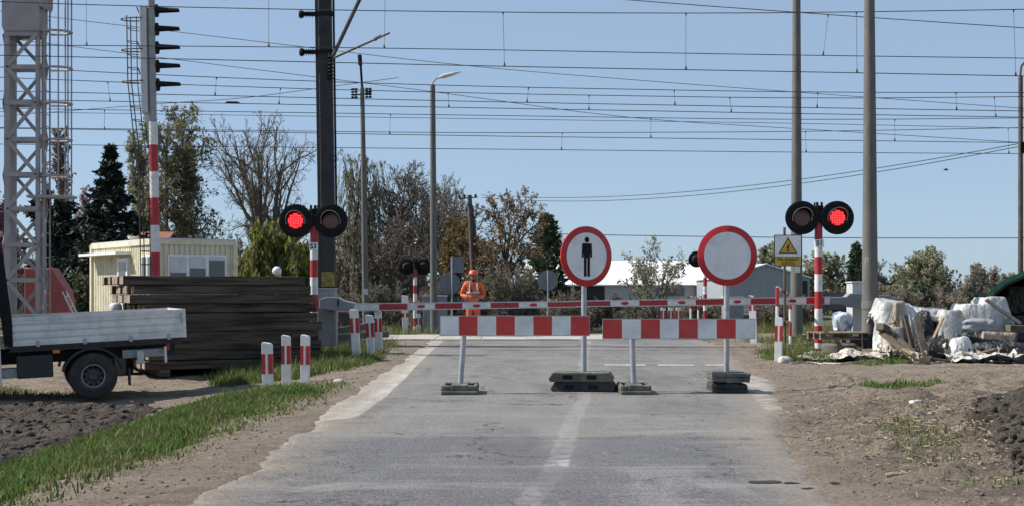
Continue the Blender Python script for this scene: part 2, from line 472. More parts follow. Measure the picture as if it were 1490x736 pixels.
c0 = mixc(mth('MULTIPLY', rng(lsn, 0.0, 0.025), rng(nz(1.8, 8, 0.7), 0.30, 0.42)), c0, pale)
rsn = mth('ADD', attr('right_strip'), mth('MULTIPLY', mth('SUBTRACT', nz(3, 10, 0.75), 0.5), 0.5))
c0 = mixc(mth('MULTIPLY', rng(rsn, 0.0, 0.06), rng(nz(2.6, 8, 0.7), 0.42, 0.52)), c0, pale)
# oil-dark and pale blotches, skid streaks
c0 = mixc(mth('MULTIPLY', rng(nz(0.45, 8, 0.7, mp.outputs[0]), 0.50, 0.62), 0.55), c0, (0.075, 0.075, 0.079))
c0 = mixc(mth('MULTIPLY', rng(nz(0.8, 10, 0.75, mpx.outputs[0]), 0.53, 0.64), 0.55), c0, (0.27, 0.255, 0.23))
# sand drifted in from the verge
sand = mth('ADD', at.outputs['Fac'], mth('MULTIPLY', mth('SUBTRACT', nz(3.0, 12, 0.78), 0.5), 1.7))
c0 = mixc(rng(sand, 0.70, -0.05), c0, mixc(rng(nz(26, 8, 0.8), 0.42, 0.6), (0.30, 0.255, 0.205), (0.15, 0.122, 0.097)))
L.new(c0, b.inputs['Base Color'])
bp = N.new('ShaderNodeBump'); bp.inputs['Strength'].default_value = 0.55; bp.inputs['Distance'].default_value = 0.012
hh = mth('SUBTRACT', grain, mth('MULTIPLY', mth('MAXIMUM', crk, crk2), 1.5))
L.new(hh, bp.inputs['Height']); L.new(bp.outputs[0], b.inputs['Normal'])
M['asphalt'] = m

# road strip
ys = np.concatenate([np.arange(-40, 6, 1.0), np.arange(6, 22, 0.035), np.arange(22, 42, 0.07), np.arange(42, 64.1, 0.5)])
nC = 40
t = np.linspace(0, 1, nC)
t = 0.5 - 0.5 * np.cos(t * math.pi) * (0.6 + 0.4 * np.abs(np.cos(t * math.pi)))
t[0] = 0; t[-1] = 1
Ln = roadL(ys) + 0.30 * fbm(ys * 0.7, ys * 0 + 3, 3) + 0.11 * fbm(ys * 6.0, ys * 0 + 13, 5)
Rn = roadR(ys) + 0.30 * fbm(ys * 0.6, ys * 0 + 9, 3) + 0.12 * fbm(ys * 5.7, ys * 0 + 21, 5)
X = Ln[:, None] + (Rn - Ln)[:, None] * t[None, :]
Yg = np.repeat(ys[:, None], nC, 1)
ED = np.minimum(X - Ln[:, None], Rn[:, None] - X)
Z = road_z(Yg) + 0.004 + 0.03 * fbm(X * 0.45 + 40, Yg * 0.3, 3) - 0.05 * (1 - sm((ED + 0.12 * fbm(X * 9, Yg * 9, 3)) / 0.16))
rut = np.exp(-((X + 1.45) / 0.3) ** 2 - ((Yg - 9.2) / 1.2) ** 2) * 0.05 * vnoise(X * 7, Yg * 5)
Z = Z - rut
idx = (np.arange(len(ys) - 1)[:, None] * nC + np.arange(nC - 1)[None, :]).ravel()
road = np_mesh('road', np.stack([X.ravel(), Yg.ravel(), Z.ravel()], 1), np.stack([idx, idx + 1, idx + nC + 1, idx + nC], 1), M['asphalt'], smooth=True)
CD = X - np.interp(Yg, [-40, 8.2, 9.8, 13.8, 16, 21, 25.5, 35, 66], [-.1, .10, .31, .60, .82, 1.06, 1.30, 1.9, 2.4])
LI = np.interp(Yg, [0, 13.0, 13.7, 16.5, 21, 26, 35.6, 41], [-2.6, -2.0, -1.50, -1.46, -1.52, -1.62, -1.72, -1.8]) - X
RI = X - np.interp(Yg, [0, 13.2, 14, 16.5, 18.5, 20.5, 21.2, 40], [9, 3.1, 2.55, 2.82, 3.05, 3.3, 4.4, 9])
for nm_, q_ in (('centre_dist', CD), ('left_strip', LI), ('right_strip', RI)):
    a = road.data.attributes.new(nm_, 'FLOAT', 'POINT'); a.data.foreach_set('value', q_.ravel().astype(np.float32))
a = road.data.attributes.new('edge_dist', 'FLOAT', 'POINT'); a.data.foreach_set('value', ED.ravel().astype(np.float32))
tag(road, kind='structure')
def rz_at(x, y):
    return float(road_z(y)) + 0.004 + 0.03 * float(fbm(np.array(x * 0.45 + 40), np.array(y * 0.3), 3))

# --- markings and slabs: thin sheets over the asphalt
def worn_mat(name, col, base, lo, hi, scale=9):
    m = pmat(name, col, base, scale=scale, rough=0.85, lo=lo, hi=hi, detail=10, bump=0.2, bscale=120)
    return m
M['worn_line'] = worn_mat('worn_paint', (0.42, 0.41, 0.385), (0.18, 0.175, 0.165), 0.40, 0.62)
M['very_worn'] = worn_mat('faded_paint', (0.215, 0.21, 0.202), (0.155, 0.152, 0.148), 0.44, 0.66)
M['stop_line'] = worn_mat('stop_paint', (0.62, 0.61, 0.58), (0.3, 0.29, 0.28), 0.5, 0.75)
M['edge_conc'] = worn_mat('dusty_concrete', (0.40, 0.37, 0.32), (0.24, 0.20, 0.155), 0.40, 0.60, 7)
M['slab'] = pmat('slab_concrete', (0.43, 0.41, 0.37), (0.33, 0.31, 0.28), scale=1.4, rough=0.9, bump=0.3, bscale=60, dirt=(0.24, 0.2, 0.15), dscale=1.6)

def strip(name, pts, mat, lift=0.006, jag=0.0, kind='structure'):
    """pts: list of (xl, xr, y), a band following the road surface"""
    ys_ = np.array([p[2] for p in pts]); yy = np.arange(ys_[0], ys_[-1] + 1e-6, 0.05)
    if yy[-1] < ys_[-1] - 1e-3: yy = np.append(yy, ys_[-1])
    xl = np.interp(yy, ys_, [p[0] for p in pts]); xr = np.interp(yy, ys_, [p[1] for p in pts])
    if jag:
        xl = xl + jag * 2 * fbm(yy * 1.1 + 5, yy * 0 + 31, 6); xr = xr + jag * .5 * fbm(yy * 1.3, yy * 0 + 77, 6)
        e_ = sm((yy - yy[0]) / .5) * sm((yy[-1] - yy) / .4); xr = xl + (xr - xl) * (.25 + .75 * e_)
    V, Fc = [], []
    k = 9
    for i, y in enumerate(yy):
        for j in range(k):
            x = xl[i] + (xr[i] - xl[i]) * j / (k - 1)
            V.append((x, y, rz_at(x, y) + lift))
    for i in range(len(yy) - 1):
        for j in range(k - 1):
            q = i * k + j; Fc.append((q, q + 1, q + k + 1, q + k))
    o = np_mesh(name, V, Fc, mat, smooth=True)
    return tag(o, kind=kind)

for xa, xb in ((1.55, 2.24), (2.45, 3.06), (3.25, 3.66)):
    strip('stop_marking', [(xa, xb, 23.55), (xa, xb, 23.75)], M['stop_line'])

M['crack'] = pmat('open_crack', (0.022, 0.021, 0.02), rough=0.95)
for x0, x1, y0, w, sd in ((1.50, 1.74, 9.02, .045, 3), (1.72, 1.84, 8.95, .03, 6), (2.02, 2.10, 8.95, .035, 9), (1.78, 1.88, 8.72, .018, 14)):
    xx = np.arange(x0, x1, .012); u = (xx - x0) / (x1 - x0); m_ = sm(u / .2) * sm((1 - u) / .2)
    yy = y0 + .10 * fbm(xx * 9, xx * 0 + sd, 4); ww = w * m_ * (.5 + 1.2 * vnoise(xx * 22, xx * 0 + sd))
    V = []
    for a_, b_, c_ in zip(xx, yy, ww): V += [(a_, b_ - c_, rz_at(a_, b_ - c_) + .005), (a_, b_ + c_, rz_at(a_, b_ + c_) + .005)]
    k_ = np.arange(len(xx) - 1)[:, None] * 2
    tag(np_mesh('road_crack', V, k_ + np.array([0, 2, 3, 1]), M['crack']), kind='structure')

# concrete slabs of the crossing, reaching out on both sides as a service path
path = MB()
xs_ = np.arange(-5.6, 7.2, 1.2)
for i in range(len(xs_) - 1):
    for j in range(3):
        y0 = 35.9 + j * 1.25
        path.box((xs_[i] + 0.6, y0 + 0.62, 0.0 + 0.002 * ((i + j) % 3)), (1.19, 1.235, 0.06))
o = path.build('path', M['slab'], bevel=0.01); tag(o, kind='structure')

# --- railway: two tracks crossing
M['ballast'] = pmat('ballast', (0.20, 0.18, 0.16), (0.11, 0.095, 0.085), scale=14, rough=0.95, bump=1.0, bscale=22)
def track(y, gaps):
    for x0, x1 in gaps:
        mb = MB()
        n = int((x1 - x0) / 1.5)
        xs = np.linspace(x0, x1, n + 1)
        sec = [(-1.75, -0.10), (-1.3, 0.03), (1.3, 0.03), (1.75, -0.10)]
        for i in range(n):
            za, zb = float(gz0(xs[i], y)), float(gz0(xs[i + 1], y))
            mb.add([(xs[i], y + a, za + c) for a, c in sec] + [(xs[i + 1], y + a, zb + c) for a, c in sec],
                   [(k, k + 1, k + 5, k + 4) for k in range(3)])
        tag(mb.build('ballast_bed', M['ballast']), kind='structure')
for y in (30.5, 34.0):
    track(y, ((-60, -4.6), (6.8, 60)))
    rt = thing('railway_track', 'rusty railway track crossing the road just behind the half barriers' if y < 32 else 'rusty railway track running along the pale concrete path', 'railway track', (0, y, 0))
    for s in (-1, 1):
        mb = MB()
        xs = np.arange(-60, 60.1, 1.5)
        pts = []
        for x in xs:
            off = 1 if (x < -4.6 or x > 6.6) else 0
            pts.append((x, s * 0.7525, float(gz0(x, y)) + (0.10 if off else -0.072)))
        for a_, b_ in zip(pts[:-1], pts[1:]): mb.beam(a_, b_, 0.065, 0.15)
        mb.build('rail', M['rail'], rt)
    sl = MB(); 
    for x in np.arange(-59, 59, 0.65):
        if -4.8 < x < 6.9: continue
        sl.box((x, 0, float(gz0(x, y)) - 0.02), (0.24, 2.5, 0.13))
    o = sl.build('sleepers', M['sleeper_end'], rt); o['kind'] = 'stuff'

# --- ploughed soil, left and right
M['soil'] = pmat('ploughed_soil', (0.048, 0.041, 0.036), (0.085, 0.073, 0.061), scale=4, rough=0.98, bump=1.0, bscale=28, detail=10, spec=0.1, dirt=(0.16, 0.13, 0.10), dscale=1.3, dlo=0.55, dhi=0.8)
def poly_world(pp, z): return [G(a, c, z) for a, c in pp]
def inside(x, y, poly):
    x = np.asarray(x); y = np.asarray(y); r = np.zeros(x.shape, bool)
    n = len(poly)
    for i in range(n):
        x1, y1 = poly[i]; x2, y2 = poly[(i + 1) % n]
        c = ((y1 > y) != (y2 > y)) & (x < (x2 - x1) * (y - y1) / (y2 - y1 + 1e-12) + x1)
        r ^= c
    return r
def dist_poly(x, y, poly):
    d = np.full(np.shape(x), 1e9)
    for i in range(len(poly)):
        x1, y1 = poly[i]; x2, y2 = poly[(i + 1) % len(poly)]
        dx, dy = x2 - x1, y2 - y1
        t = np.clip(((x - x1) * dx + (y - y1) * dy) / (dx * dx + dy * dy + 1e-12), 0, 1)
        d = np.minimum(d, np.hypot(x - x1 - t * dx, y - y1 - t * dy))
    return d

soilL = [(-12.5, 20.2), (-9.0, 20.2), (-6.6, 19.3), (-5.3, 19.2), (-4.4, 18.2), (-4.2, 16.2), (-4.15, 14.2), (-4.2, 12.0), (-4.5, 9.0), (-12.5, 7.5)]
soilR = [(3.05, 8.4), (3.2, 9.6), (3.5, 10.8), (3.75, 12.2), (4.3, 13.6), (5.2, 14.6), (7.5, 15.2), (9.5, 13.5), (8, 9.0), (5, 7.5)]
def soil_patch(poly, amp, seed):
    xs = np.arange(min(p[0] for p in poly), max(p[0] for p in poly), 0.05)
    yv = np.arange(min(p[1] for p in poly), max(p[1] for p in poly), 0.05)
    X, Y = np.meshgrid(xs, yv)
    ins = inside(X + 0.5 * fbm(X * 1.5, Y * 1.5 + seed, 4), Y + 0.5 * fbm(X * 1.5 + 50, Y * 1.5, 4), poly)
    d = np.where(ins, dist_poly(X, Y, poly), 0)
    rise = sm(d / 0.35)
    r1 = np.abs(fbm(X * 3.5 + seed, Y * 3.5, 4)) * 2
    r2 = np.abs(fbm(X * 9 + seed, Y * 9, 3)) * 2
    furrow = 0.5 + 0.5 * np.sin(Y * 7.5 + 3 * fbm(X * 0.4, Y * 0.4, 2))
    Z = gz(X, Y) - 0.05 + rise * (0.065 + amp * (0.10 * r1 + 0.07 * r2 + 0.045 * furrow))
    nx, ny = len(xs), len(yv)
    i = (np.arange(ny - 1)[:, None] * nx + np.arange(nx - 1)[None, :]).ravel()
    ok = (ins.ravel()[i] & ins.ravel()[i + 1] & ins.ravel()[i + nx] & ins.ravel()[i + nx + 1])
    Fq = np.stack([i, i + 1, i + nx + 1, i + nx], 1)[ok]
    used = np.unique(Fq); remap = -np.ones(nx * ny, int); remap[used] = np.arange(len(used))
    V = np.stack([X.ravel(), Y.ravel(), Z.ravel()], 1)[used]
    o = np_mesh('ploughed_soil', V, remap[Fq], M['soil'], smooth=True)
    tag(o, kind='structure')
    return V
VL = soil_patch(soilL, 1.0, 3.0)
VR = soil_patch(soilR, 0.85, 11.0)

# clods, stones, straw
ICO = bmesh.new(); bmesh.ops.create_icosphere(ICO, subdivisions=1, radius=1)
ICO_V = np.array([v.co[:] for v in ICO.verts]); ICO_F = np.array([[v.index for v in f.verts] for f in ICO.faces]); ICO.free()
def scatter_rocks(name, pts, sizes, mat, seed=0, flat=0.65):
    rs = np.random.RandomState(seed)
    n = len(pts); nv = len(ICO_V)
    S = sizes[:, None, None] * (0.6 + 0.8 * rs.rand(n, 1, 3)) * np.array([1, 1, flat])
    J = 1 + 0.45 * (rs.rand(n, nv, 1) - 0.5)
    a = rs.rand(n) * 6.28
    V = ICO_V[None] * S * J
    c, s = np.cos(a)[:, None], np.sin(a)[:, None]
    V = np.stack([V[..., 0] * c - V[..., 1] * s, V[..., 0] * s + V[..., 1] * c, V[..., 2]], -1)
    V = V + np.asarray(pts)[:, None, :]
    Fq = (ICO_F[None] + (np.arange(n) * nv)[:, None, None]).reshape(-1, 3)
    return np_mesh(name, V.reshape(-1, 3), Fq, mat)
rs = np.random.RandomState(5)
M['clod'] = pmat('soil_clod', (0.04, 0.034, 0.03), (0.075, 0.064, 0.054), scale=3, rough=0.98, island=0.45, bump=0.6, bscale=60, spec=0.1)
def on_patch(V, n, smax):
    k = rs.randint(0, len(V), n)
    p = V[k] + np.c_[rs.normal(0, 0.03, (n, 2)), np.full(n, -0.004)]
    s = 0.012 + smax * rs.rand(n) ** 3.0
    return p, s
p1, s1 = on_patch(VL, 6500, 0.045); p2, s2 = on_patch(VR, 5200, 0.04)
tag(scatter_rocks('soil_clods', np.r_[p1, p2], np.r_[s1, s2], M['clod'], 1), kind='stuff')
M['stone'] = pmat('pebble', (0.24, 0.195, 0.155), (0.11, 0.086, 0.068), scale=3, rough=0.95, island=0.4)
n = 26000
x = rs.uniform(-7.5, 10, n); y = 6.5 + 24 * rs.rand(n) ** 1.3
d = np.maximum(roadL(y) - x, x - roadR(y))
keep = (d > 0.02) & ((d < 1.1) | (rs.rand(n) < 0.55))
x, y = x[keep], y[keep]
s = 0.004 + 0.013 * rs.rand(len(x)) ** 3 + 0.02 * (rs.rand(len(x)) > .985) * rs.rand(len(x))
tag(scatter_rocks('gravel', np.stack([x, y, gz(x, y) + s * 0.2], 1), s, M['stone'], 2), kind='stuff')

# straw and dry stalks lying on the right verge and the soil
M['straw'] = pmat('straw', (0.30, 0.255, 0.17), (0.17, 0.135, 0.09), scale=5, rough=0.9, island=0.4)
def straws(name, x, y, ln, zoff, mat, seed):
    r = np.random.RandomState(seed); n = len(x)
    a = r.rand(n) * 6.28; w = 0.0015 + 0.003 * r.rand(n)
    dx, dy = np.cos(a) * ln / 2, np.sin(a) * ln / 2
    z = gz(x, y) + zoff
    z1 = z + r.rand(n) * 0.03; z2 = z + r.rand(n) * 0.03
    V = np.empty((n, 4, 3))
    V[:, 0] = np.stack([x - dx, y - dy, z1], 1); V[:, 1] = np.stack([x + dx, y + dy, z2], 1)
    V[:, 2] = V[:, 1] + np.stack([-np.sin(a) * w, np.cos(a) * w, w * 1.6], 1); V[:, 3] = V[:, 0] + np.stack([-np.sin(a) * w, np.cos(a) * w, w * 1.6], 1)
    return np_mesh(name, V.reshape(-1, 3), np.arange(4 * n).reshape(-1, 4), mat)
n = 4200
cx = np.r_[rs.normal(3.9, 0.65, n), rs.normal(3.1, 0.45, 900), rs.uniform(-8, -4.5, 350)]
cy = np.r_[rs.normal(11.8, 1.5, n), rs.normal(10.0, 1.2, 900), rs.uniform(11, 19, 350)]
tag(straws('straw', cx, cy, 0.015 + 0.06 * rs.rand(len(cx)) ** 3, np.r_[np.full(n, 0.035), np.full(900, 0.008), np.full(350, 0.09)], M['straw'], 4), kind='stuff')

# --- grass
M['grass'] = leafmat('grass_blades', (0.070, 0.138, 0.025), (0.135, 0.18, 0.05), island=0.6, trans=0.35, scale=1.1)
M['grass_dry'] = leafmat('dry_grass_blades', (0.21, 0.19, 0.085), (0.14, 0.15, 0.055), island=0.4, trans=0.3, scale=1.3)
def grass(name, poly, dens, h, mat, seed, hz=None, clump=0.5, soft=0.35, wob=0.9):
    r = np.random.RandomState(seed)
    x0, x1 = min(p[0] for p in poly) - .3, max(p[0] for p in poly) + .3; y0, y1 = min(p[1] for p in poly) - .3, max(p[1] for p in poly) + .3
    n = int((x1 - x0) * (y1 - y0) * dens)
    x = r.uniform(x0, x1, n); y = r.uniform(y0, y1, n)
    wx = x + wob * fbm(x * 1.7, y * 1.7 + seed, 4); wy = y + wob * fbm(x * 1.7 + 90, y * 1.7, 4)
    k = inside(wx, wy, poly)
    d = dist_poly(wx, wy, poly)
    cl = 0.5 + 1.4 * fbm(x * 2.2 + seed, y * 2.2, 3)
    k &= (r.rand(n) < np.clip(d / soft, 0.05, 1)) & (r.rand(n) < np.clip(1 - clump + clump * 2 * cl, 0, 1))
    x, y, d, cl = x[k], y[k], d[k], cl[k]
    n = len(x)
    z = gz(x, y) - 0.01
    hh = h * (0.25 + 0.75 * r.rand(n) + 0.9 * r.rand(n) ** 6) * np.clip(0.45 + d / 0.5, 0.45, 1.0) * (0.55 + 0.9 * np.clip(cl, 0, 1))
    a = r.rand(n) * 6.28; w = 0.0045 + 0.005 * r.rand(n)
    lean = hh * (0.15 + 0.65 * r.rand(n)); b2 = r.rand(n) * 6.28
    lx, ly = np.cos(b2) * lean, np.sin(b2) * lean
    ax, ay = np.cos(a) * w, np.sin(a) * w
    V = np.empty((n, 5, 3))
    V[:, 0] = np.stack([x - ax, y - ay, z], 1); V[:, 1] = np.stack([x + ax, y + ay, z], 1)
    mx_, my_, mz_ = x + lx * .35, y + ly * .35, z + hh * .6
    V[:, 2] = np.stack([mx_ + ax * .7, my_ + ay * .7, mz_], 1); V[:, 3] = np.stack([mx_ - ax * .7, my_ - ay * .7, mz_], 1)
    V[:, 4] = np.stack([x + lx, y + ly, z + hh], 1)
    q = np.arange(n)[:, None] * 5
    Ft = np.concatenate([q + [0, 1, 2], q + [0, 2, 3], q + [3, 2, 4]])
    o = np_mesh(name, V.reshape(-1, 3), Ft, mat)
    return tag(o, kind='stuff')
gA = [(-3.05, 18.9), (-2.55, 18.6), (-2.5, 17.0), (-2.62, 15.0), (-2.75, 13.0), (-2.85, 11.2), (-3.0, 9.8), (-3.1, 8.2), (-5.4, 8.2), (-4.7, 9.6), (-4.35, 11.5), (-4.25, 13.5), (-4.3, 15.5), (-4.25, 17.5), (-3.9, 18.6)]
grass('grass', gA, 9500, 0.078, M['grass'], 1)
grass('grass', gA, 900, 0.09, M['grass_dry'], 2)
gA2 = [(x_ + (.55 if x_ > -3.6 else -.35), y_) for x_, y_ in gA]
grass('grass', gA2, 420, 0.06, M['grass'], 41); grass('grass', gA2, 260, 0.07, M['grass_dry'], 42)
gB = [(-4.6, 22.3), (-3.4, 22.0), (-2.6, 22.8), (-2.35, 24.5), (-2.35, 27.5), (-2.5, 29.3), (-6.0, 29.2), (-5.4, 25)]
grass('grass', gB, 1500, 0.14, M['grass'], 3)
grass('grass', gB, 700, 0.16, M['grass_dry'], 4)
gC = [(4.6, 24.8), (4.9, 23.9), (5.5, 23.8), (5.6, 25.0), (5.7, 28.6), (4.9, 28.8), (4.7, 27)]
grass('grass', gC, 1300, 0.16, M['grass'], 5)
grass('grass', gC, 500, 0.2, M['grass_dry'], 6)
gD = [(3.75, 17.3), (4.4, 16.6), (5.6, 16.4), (5.9, 17.2), (5.0, 17.9), (4.2, 18.0)]
grass('grass', gD, 2200, 0.06, M['grass'], 7)
gE = [(2.75, 8.2), (2.95, 9.5), (3.0, 10.8), (3.2, 12.4), (3.75, 13.4), (3.9, 12.4), (3.5, 10.9), (3.25, 9.4), (3.2, 8.0)]
grass('grass', gE, 900, 0.05, M['grass_dry'], 8)
grass('grass', gE, 600, 0.06, M['grass'], 9)
gF = [(5.6, 23.2), (6.2, 22.9), (6.8, 23.0), (6.9, 23.5), (6.6, 24.0), (5.7, 23.9)]
grass('grass', gF, 1300, 0.11, M['grass'], 10)
gG = [(-12, 24.5), (-7.6, 21.3), (-6.0, 21.0), (-5.8, 21.6), (-7.5, 22.4), (-12, 27)]
grass('grass', gG, 500, 0.08, M['grass_dry'], 11)
grass('grass', gG, 300, 0.08, M['grass'], 12)
# weeds on the bank beyond the crossing
gH = [(-9, 41.5), (-2.3, 41.5), (-2.2, 60), (-9, 60)]
gI = [(5.6, 41.5), (16, 41.5), (16, 60), (5.6, 60)]
for i, g in enumerate((gH, gI)):
    grass('weeds', g, 90, 0.40, M['grass_dry'], 20 + i)
    grass('weeds', g, 50, 0.30, M['grass'], 25 + i)
gJ = [(5.5, 29.0), (16, 28.6), (16, 36), (5.6, 36)]
grass('weeds', gJ, 110, 0.2, M['grass_dry'], 30); grass('weeds', gJ, 40, 0.16, M['grass'], 31)
gK = [(-16, 27.6), (-5.2, 29.3), (-2.4, 29.2), (-2.6, 33), (-16, 40)]
grass('weeds', gK, 120, 0.22, M['grass_dry'], 32); grass('weeds', gK, 90, 0.2, M['grass'], 33)
# ================================================================== buildings far behind
M['roof_white'] = pmat('white_sheet_roof', (0.80, 0.80, 0.79), (0.66, 0.66, 0.65), scale=0.6, rough=0.5, stretch=(6, 1, 1))
M['shed_wall'] = pmat('grey_sheet_wall', (0.30, 0.325, 0.36), (0.25, 0.27, 0.30), scale=1, rough=0.6, stretch=(8, 8, 0.3), bump=0.4, bscale=5)
M['pale_wall'] = pmat('pale_render_wall', (0.42, 0.43, 0.44), (0.34, 0.35, 0.36), scale=0.5, rough=0.9)
M['brick'] = pmat('brick_wall', (0.22, 0.12, 0.095), (0.16, 0.09, 0.075), scale=2.5, rough=0.95)
M['red_roof'] = pmat('red_tile_roof', (0.30, 0.10, 0.07), (0.2, 0.07, 0.05), scale=3, rough=0.85)
M['dark_open'] = pmat('dark_opening', (0.02, 0.022, 0.025), rough=0.8)

def gable(name, label, x0, x1, y0, y1, zb, ze, zr, wall, roof, ridge='X', openings=(), over=0.3):
    t = thing(name, label, 'building', ((x0 + x1) / 2, y0, zb))
    cx = (x0 + x1) / 2; hx = (x1 - x0) / 2; dy = y1 - y0; e = ze - zb; r = zr - zb
    w = MB()
    if ridge == 'X':
        w.add([(-hx, 0, 0), (hx, 0, 0), (hx, dy, 0), (-hx, dy, 0), (-hx, 0, e), (hx, 0, e), (hx, dy, e), (-hx, dy, e), (-hx, dy / 2, r - .02), (hx, dy / 2, r - .02)],
              [(0, 1, 5, 4), (2, 3, 7, 6), (1, 2, 6, 9, 5), (3, 0, 4, 8, 7)])
    else:
        w.add([(-hx, 0, 0), (hx, 0, 0), (hx, dy, 0), (-hx, dy, 0), (-hx, 0, e), (hx, 0, e), (hx, dy, e), (-hx, dy, e), (0, 0, r - .02), (0, dy, r - .02)],
              [(0, 1, 5, 8, 4), (2, 3, 7, 9, 6), (1, 2, 6, 5), (3, 0, 4, 7)])
    w.build('wall', wall, t)
    q = MB(); th = 0.1
    if ridge == 'X':
        sl = (r - e) / (dy / 2)
        for s in (0, 1):
            ya, za = (-over, e - over * sl) if s == 0 else (dy + over, e - over * sl)
            q.add([(-hx - over, ya, za), (hx + over, ya, za), (hx + over, dy / 2, r), (-hx - over, dy / 2, r),
                   (-hx - over, ya, za + th), (hx + over, ya, za + th), (hx + over, dy / 2, r + th), (-hx - over, dy / 2, r + th)],
                  [(0, 1, 2, 3), (4, 5, 6, 7), (0, 1, 5, 4), (1, 2, 6, 5), (2, 3, 7, 6), (3, 0, 4, 7)])
    else:
        sl = (r - e) / hx
        for s in (-1, 1):
            xa, za = s * (hx + over), e - over * sl
            q.add([(xa, -over, za), (xa, dy + over, za), (0, dy + over, r), (0, -over, r), (xa, -over, za + th), (xa, dy + over, za + th), (0, dy + over, r + th), (0, -over, r + th)],
                  [(0, 1, 2, 3), (4, 5, 6, 7), (0, 1, 5, 4), (1, 2, 6, 5), (2, 3, 7, 6), (3, 0, 4, 7)])
    q.build('roof', roof, t)
    for nm, ox, oz, ow, oh, mt in openings:
        MB().box((ox - cx, -0.01, oz - zb), (ow, 0.12, oh)).build(nm, mt, t)
    return t
def PX(px, y): return (px - 745) / F_PX * y
def PZ(py, y): return H_CAM + (HOR - py) / F_PX * y
Yb = 110
gable('long_shed', 'long low shed with bright white sheet roof behind the round signs', PX(770, Yb), PX(1036, Yb), Yb, Yb + 16, -0.7, PZ(414, Yb), PZ(381, Yb + 8),
      M['pale_wall'], M['roof_white'], 'X', [('doorway', PX(848, Yb), PZ(428, Yb), 3.4, 1.5, M['dark_open']), ('doorway', PX(800, Yb), PZ(428, Yb), 1.6, 1.5, M['dark_open']), ('window', PX(975, Yb), PZ(424, Yb), 2.2, .6, M['glass'])])
Yb = 96
gable('metal_shed', 'grey blue corrugated metal shed with pale gable roof right of the blank sign', PX(1052, Yb), PX(1178, Yb), Yb, Yb + 14, -0.7, PZ(404, Yb), PZ(385, Yb),
      M['shed_wall'], M['roof_white'], 'Y', [('doorway', PX(1165, Yb), PZ(425, Yb), .9, 1.6, M['dark_open'])], over=0.15)
Yb = 88
gable('brick_house', 'low reddish brick building half hidden behind bare trees', PX(478, Yb), PX(610, Yb), Yb, Yb + 8, -0.7, PZ(386, Yb), PZ(362, Yb + 4), M['brick'], pmat('grey_tile_roof', (0.2, 0.17, 0.16), rough=0.9), 'X',
      [('window', PX(560, Yb), PZ(405, Yb), 1.0, 0.9, M['glass']), ('window', PX(515, Yb), PZ(405, Yb), 1.0, 0.9, M['glass'])])
Yb = 62
gable('red_roof_house', 'house with red tiled roof rising just above the cream site cabin', PX(186, Yb), PX(228, Yb), Yb, Yb + 4, -0.6, PZ(360, Yb), PZ(342, Yb + 3), M['pale_wall'], M['red_roof'], 'X')

# far right concrete fence
t = thing('boundary_fence', 'low grey concrete panel fence in front of the far right thicket', 'fence', (PX(1290, 118), 118, -0.65))
fb = MB()
for i in range(9): fb.box((-8.9 + i * 2.2, 0, 1.15), (2.1, 0.06, 1.5))
fb.build('panel', pmat('grey_fence_panel', (0.16, 0.17, 0.19), rough=0.95), t)
for i in range(10): MB().box((-10 + i * 2.2, 0, 1.0), (0.12, 0.14, 2.0)).build('post', M['concrete_dark'], t)
# dark slatted fence left of the long shed
t = thing('slat_fence', 'dark slatted garden fence below the white shed roof', 'fence', (PX(880, 80), 80, -0.66))
fb = MB()
for i in range(70): fb.box((-3.5 + i * 0.1, 0, 0.75), (0.06, 0.02, 1.1))
fb.box((0, .025, .4), (7.1, .03, .06)); fb.box((0, .025, 1.1), (7.1, .03, .06))
fb.build('slats', M['dark_steel'], t)
for i in range(5): MB().box((-3.5 + i * 1.75, .06, 0.7), (0.09, 0.09, 1.5)).build('post', M['dark_steel'], t)

# ================================================================== site cabin
Yc = 42.0
corner = Vector((PX(230, Yc), Yc, 0.15))
e1 = Vector((-3.37, 4.84, 0)); e1n = e1.normalized(); n1 = e1.length
e2n = Vector((e1n.y, -e1n.x, 0));
if e2n.x < 0: e2n = -e2n
ang = math.atan2(e2n.y, e2n.x)
cab = thing('site_cabin', 'cream corrugated site cabin with white framed windows behind the timber stack', 'cabin', corner, ang)
# local: x along e2 (right, short face), y along e1 (back-left, long face); origin the near corner
W_, D_, Hh = 2.45, 6.0, 2.62
cb = MB()
cb.box((W_ / 2, D_ / 2, Hh / 2), (W_ - 0.06, D_ - 0.06, Hh - 0.02))
def ribs(mb, along, length, face, z0, z1, pitch=0.16):
    n = int(length / pitch)
    for i in range(n):
        c = (i + 0.5) * length / n
        if along == 'x': mb.box((c, face, (z0 + z1) / 2), (pitch * 0.55, 0.05, z1 - z0))
        else: mb.box((face, c, (z0 + z1) / 2), (0.05, pitch * 0.55, z1 - z0))
ribs(cb, 'x', W_, 0.02, 0.1, Hh - 0.12); ribs(cb, 'y', D_, 0.02, 0.1, Hh - 0.12)
cb.build('wall', M['cream'], cab)
fr = MB()
for x, y in ((0, 0), (W_, 0), (0, D_), (W_, D_)): fr.box((x, y, Hh / 2), (0.14, 0.14, Hh))
for y in (0, D_): fr.box((W_ / 2, y, Hh - 0.05), (W_, 0.12, 0.14)); fr.box((W_ / 2, y, 0.05), (W_, 0.12, 0.14))
for x in (0, W_): fr.box((x, D_ / 2, Hh - 0.05), (0.12, D_, 0.14)); fr.box((x, D_ / 2, 0.05), (0.12, D_, 0.14))
fr.build('frame', M['cream'], cab)
rf = MB().box((W_ / 2, D_ / 2, Hh + 0.04), (W_ + 0.06, D_ + 0.06, 0.06)).build('roof', M['pale_grey'], cab)
MB().lathe([(0.12, Hh + .07), (0.12, Hh + .2), (0.18, Hh + .2), (0.18, Hh + .26), (0, Hh + .28)], 12, c=(0.9, 4.6, 0)).build('vent', M['cream'], rf)
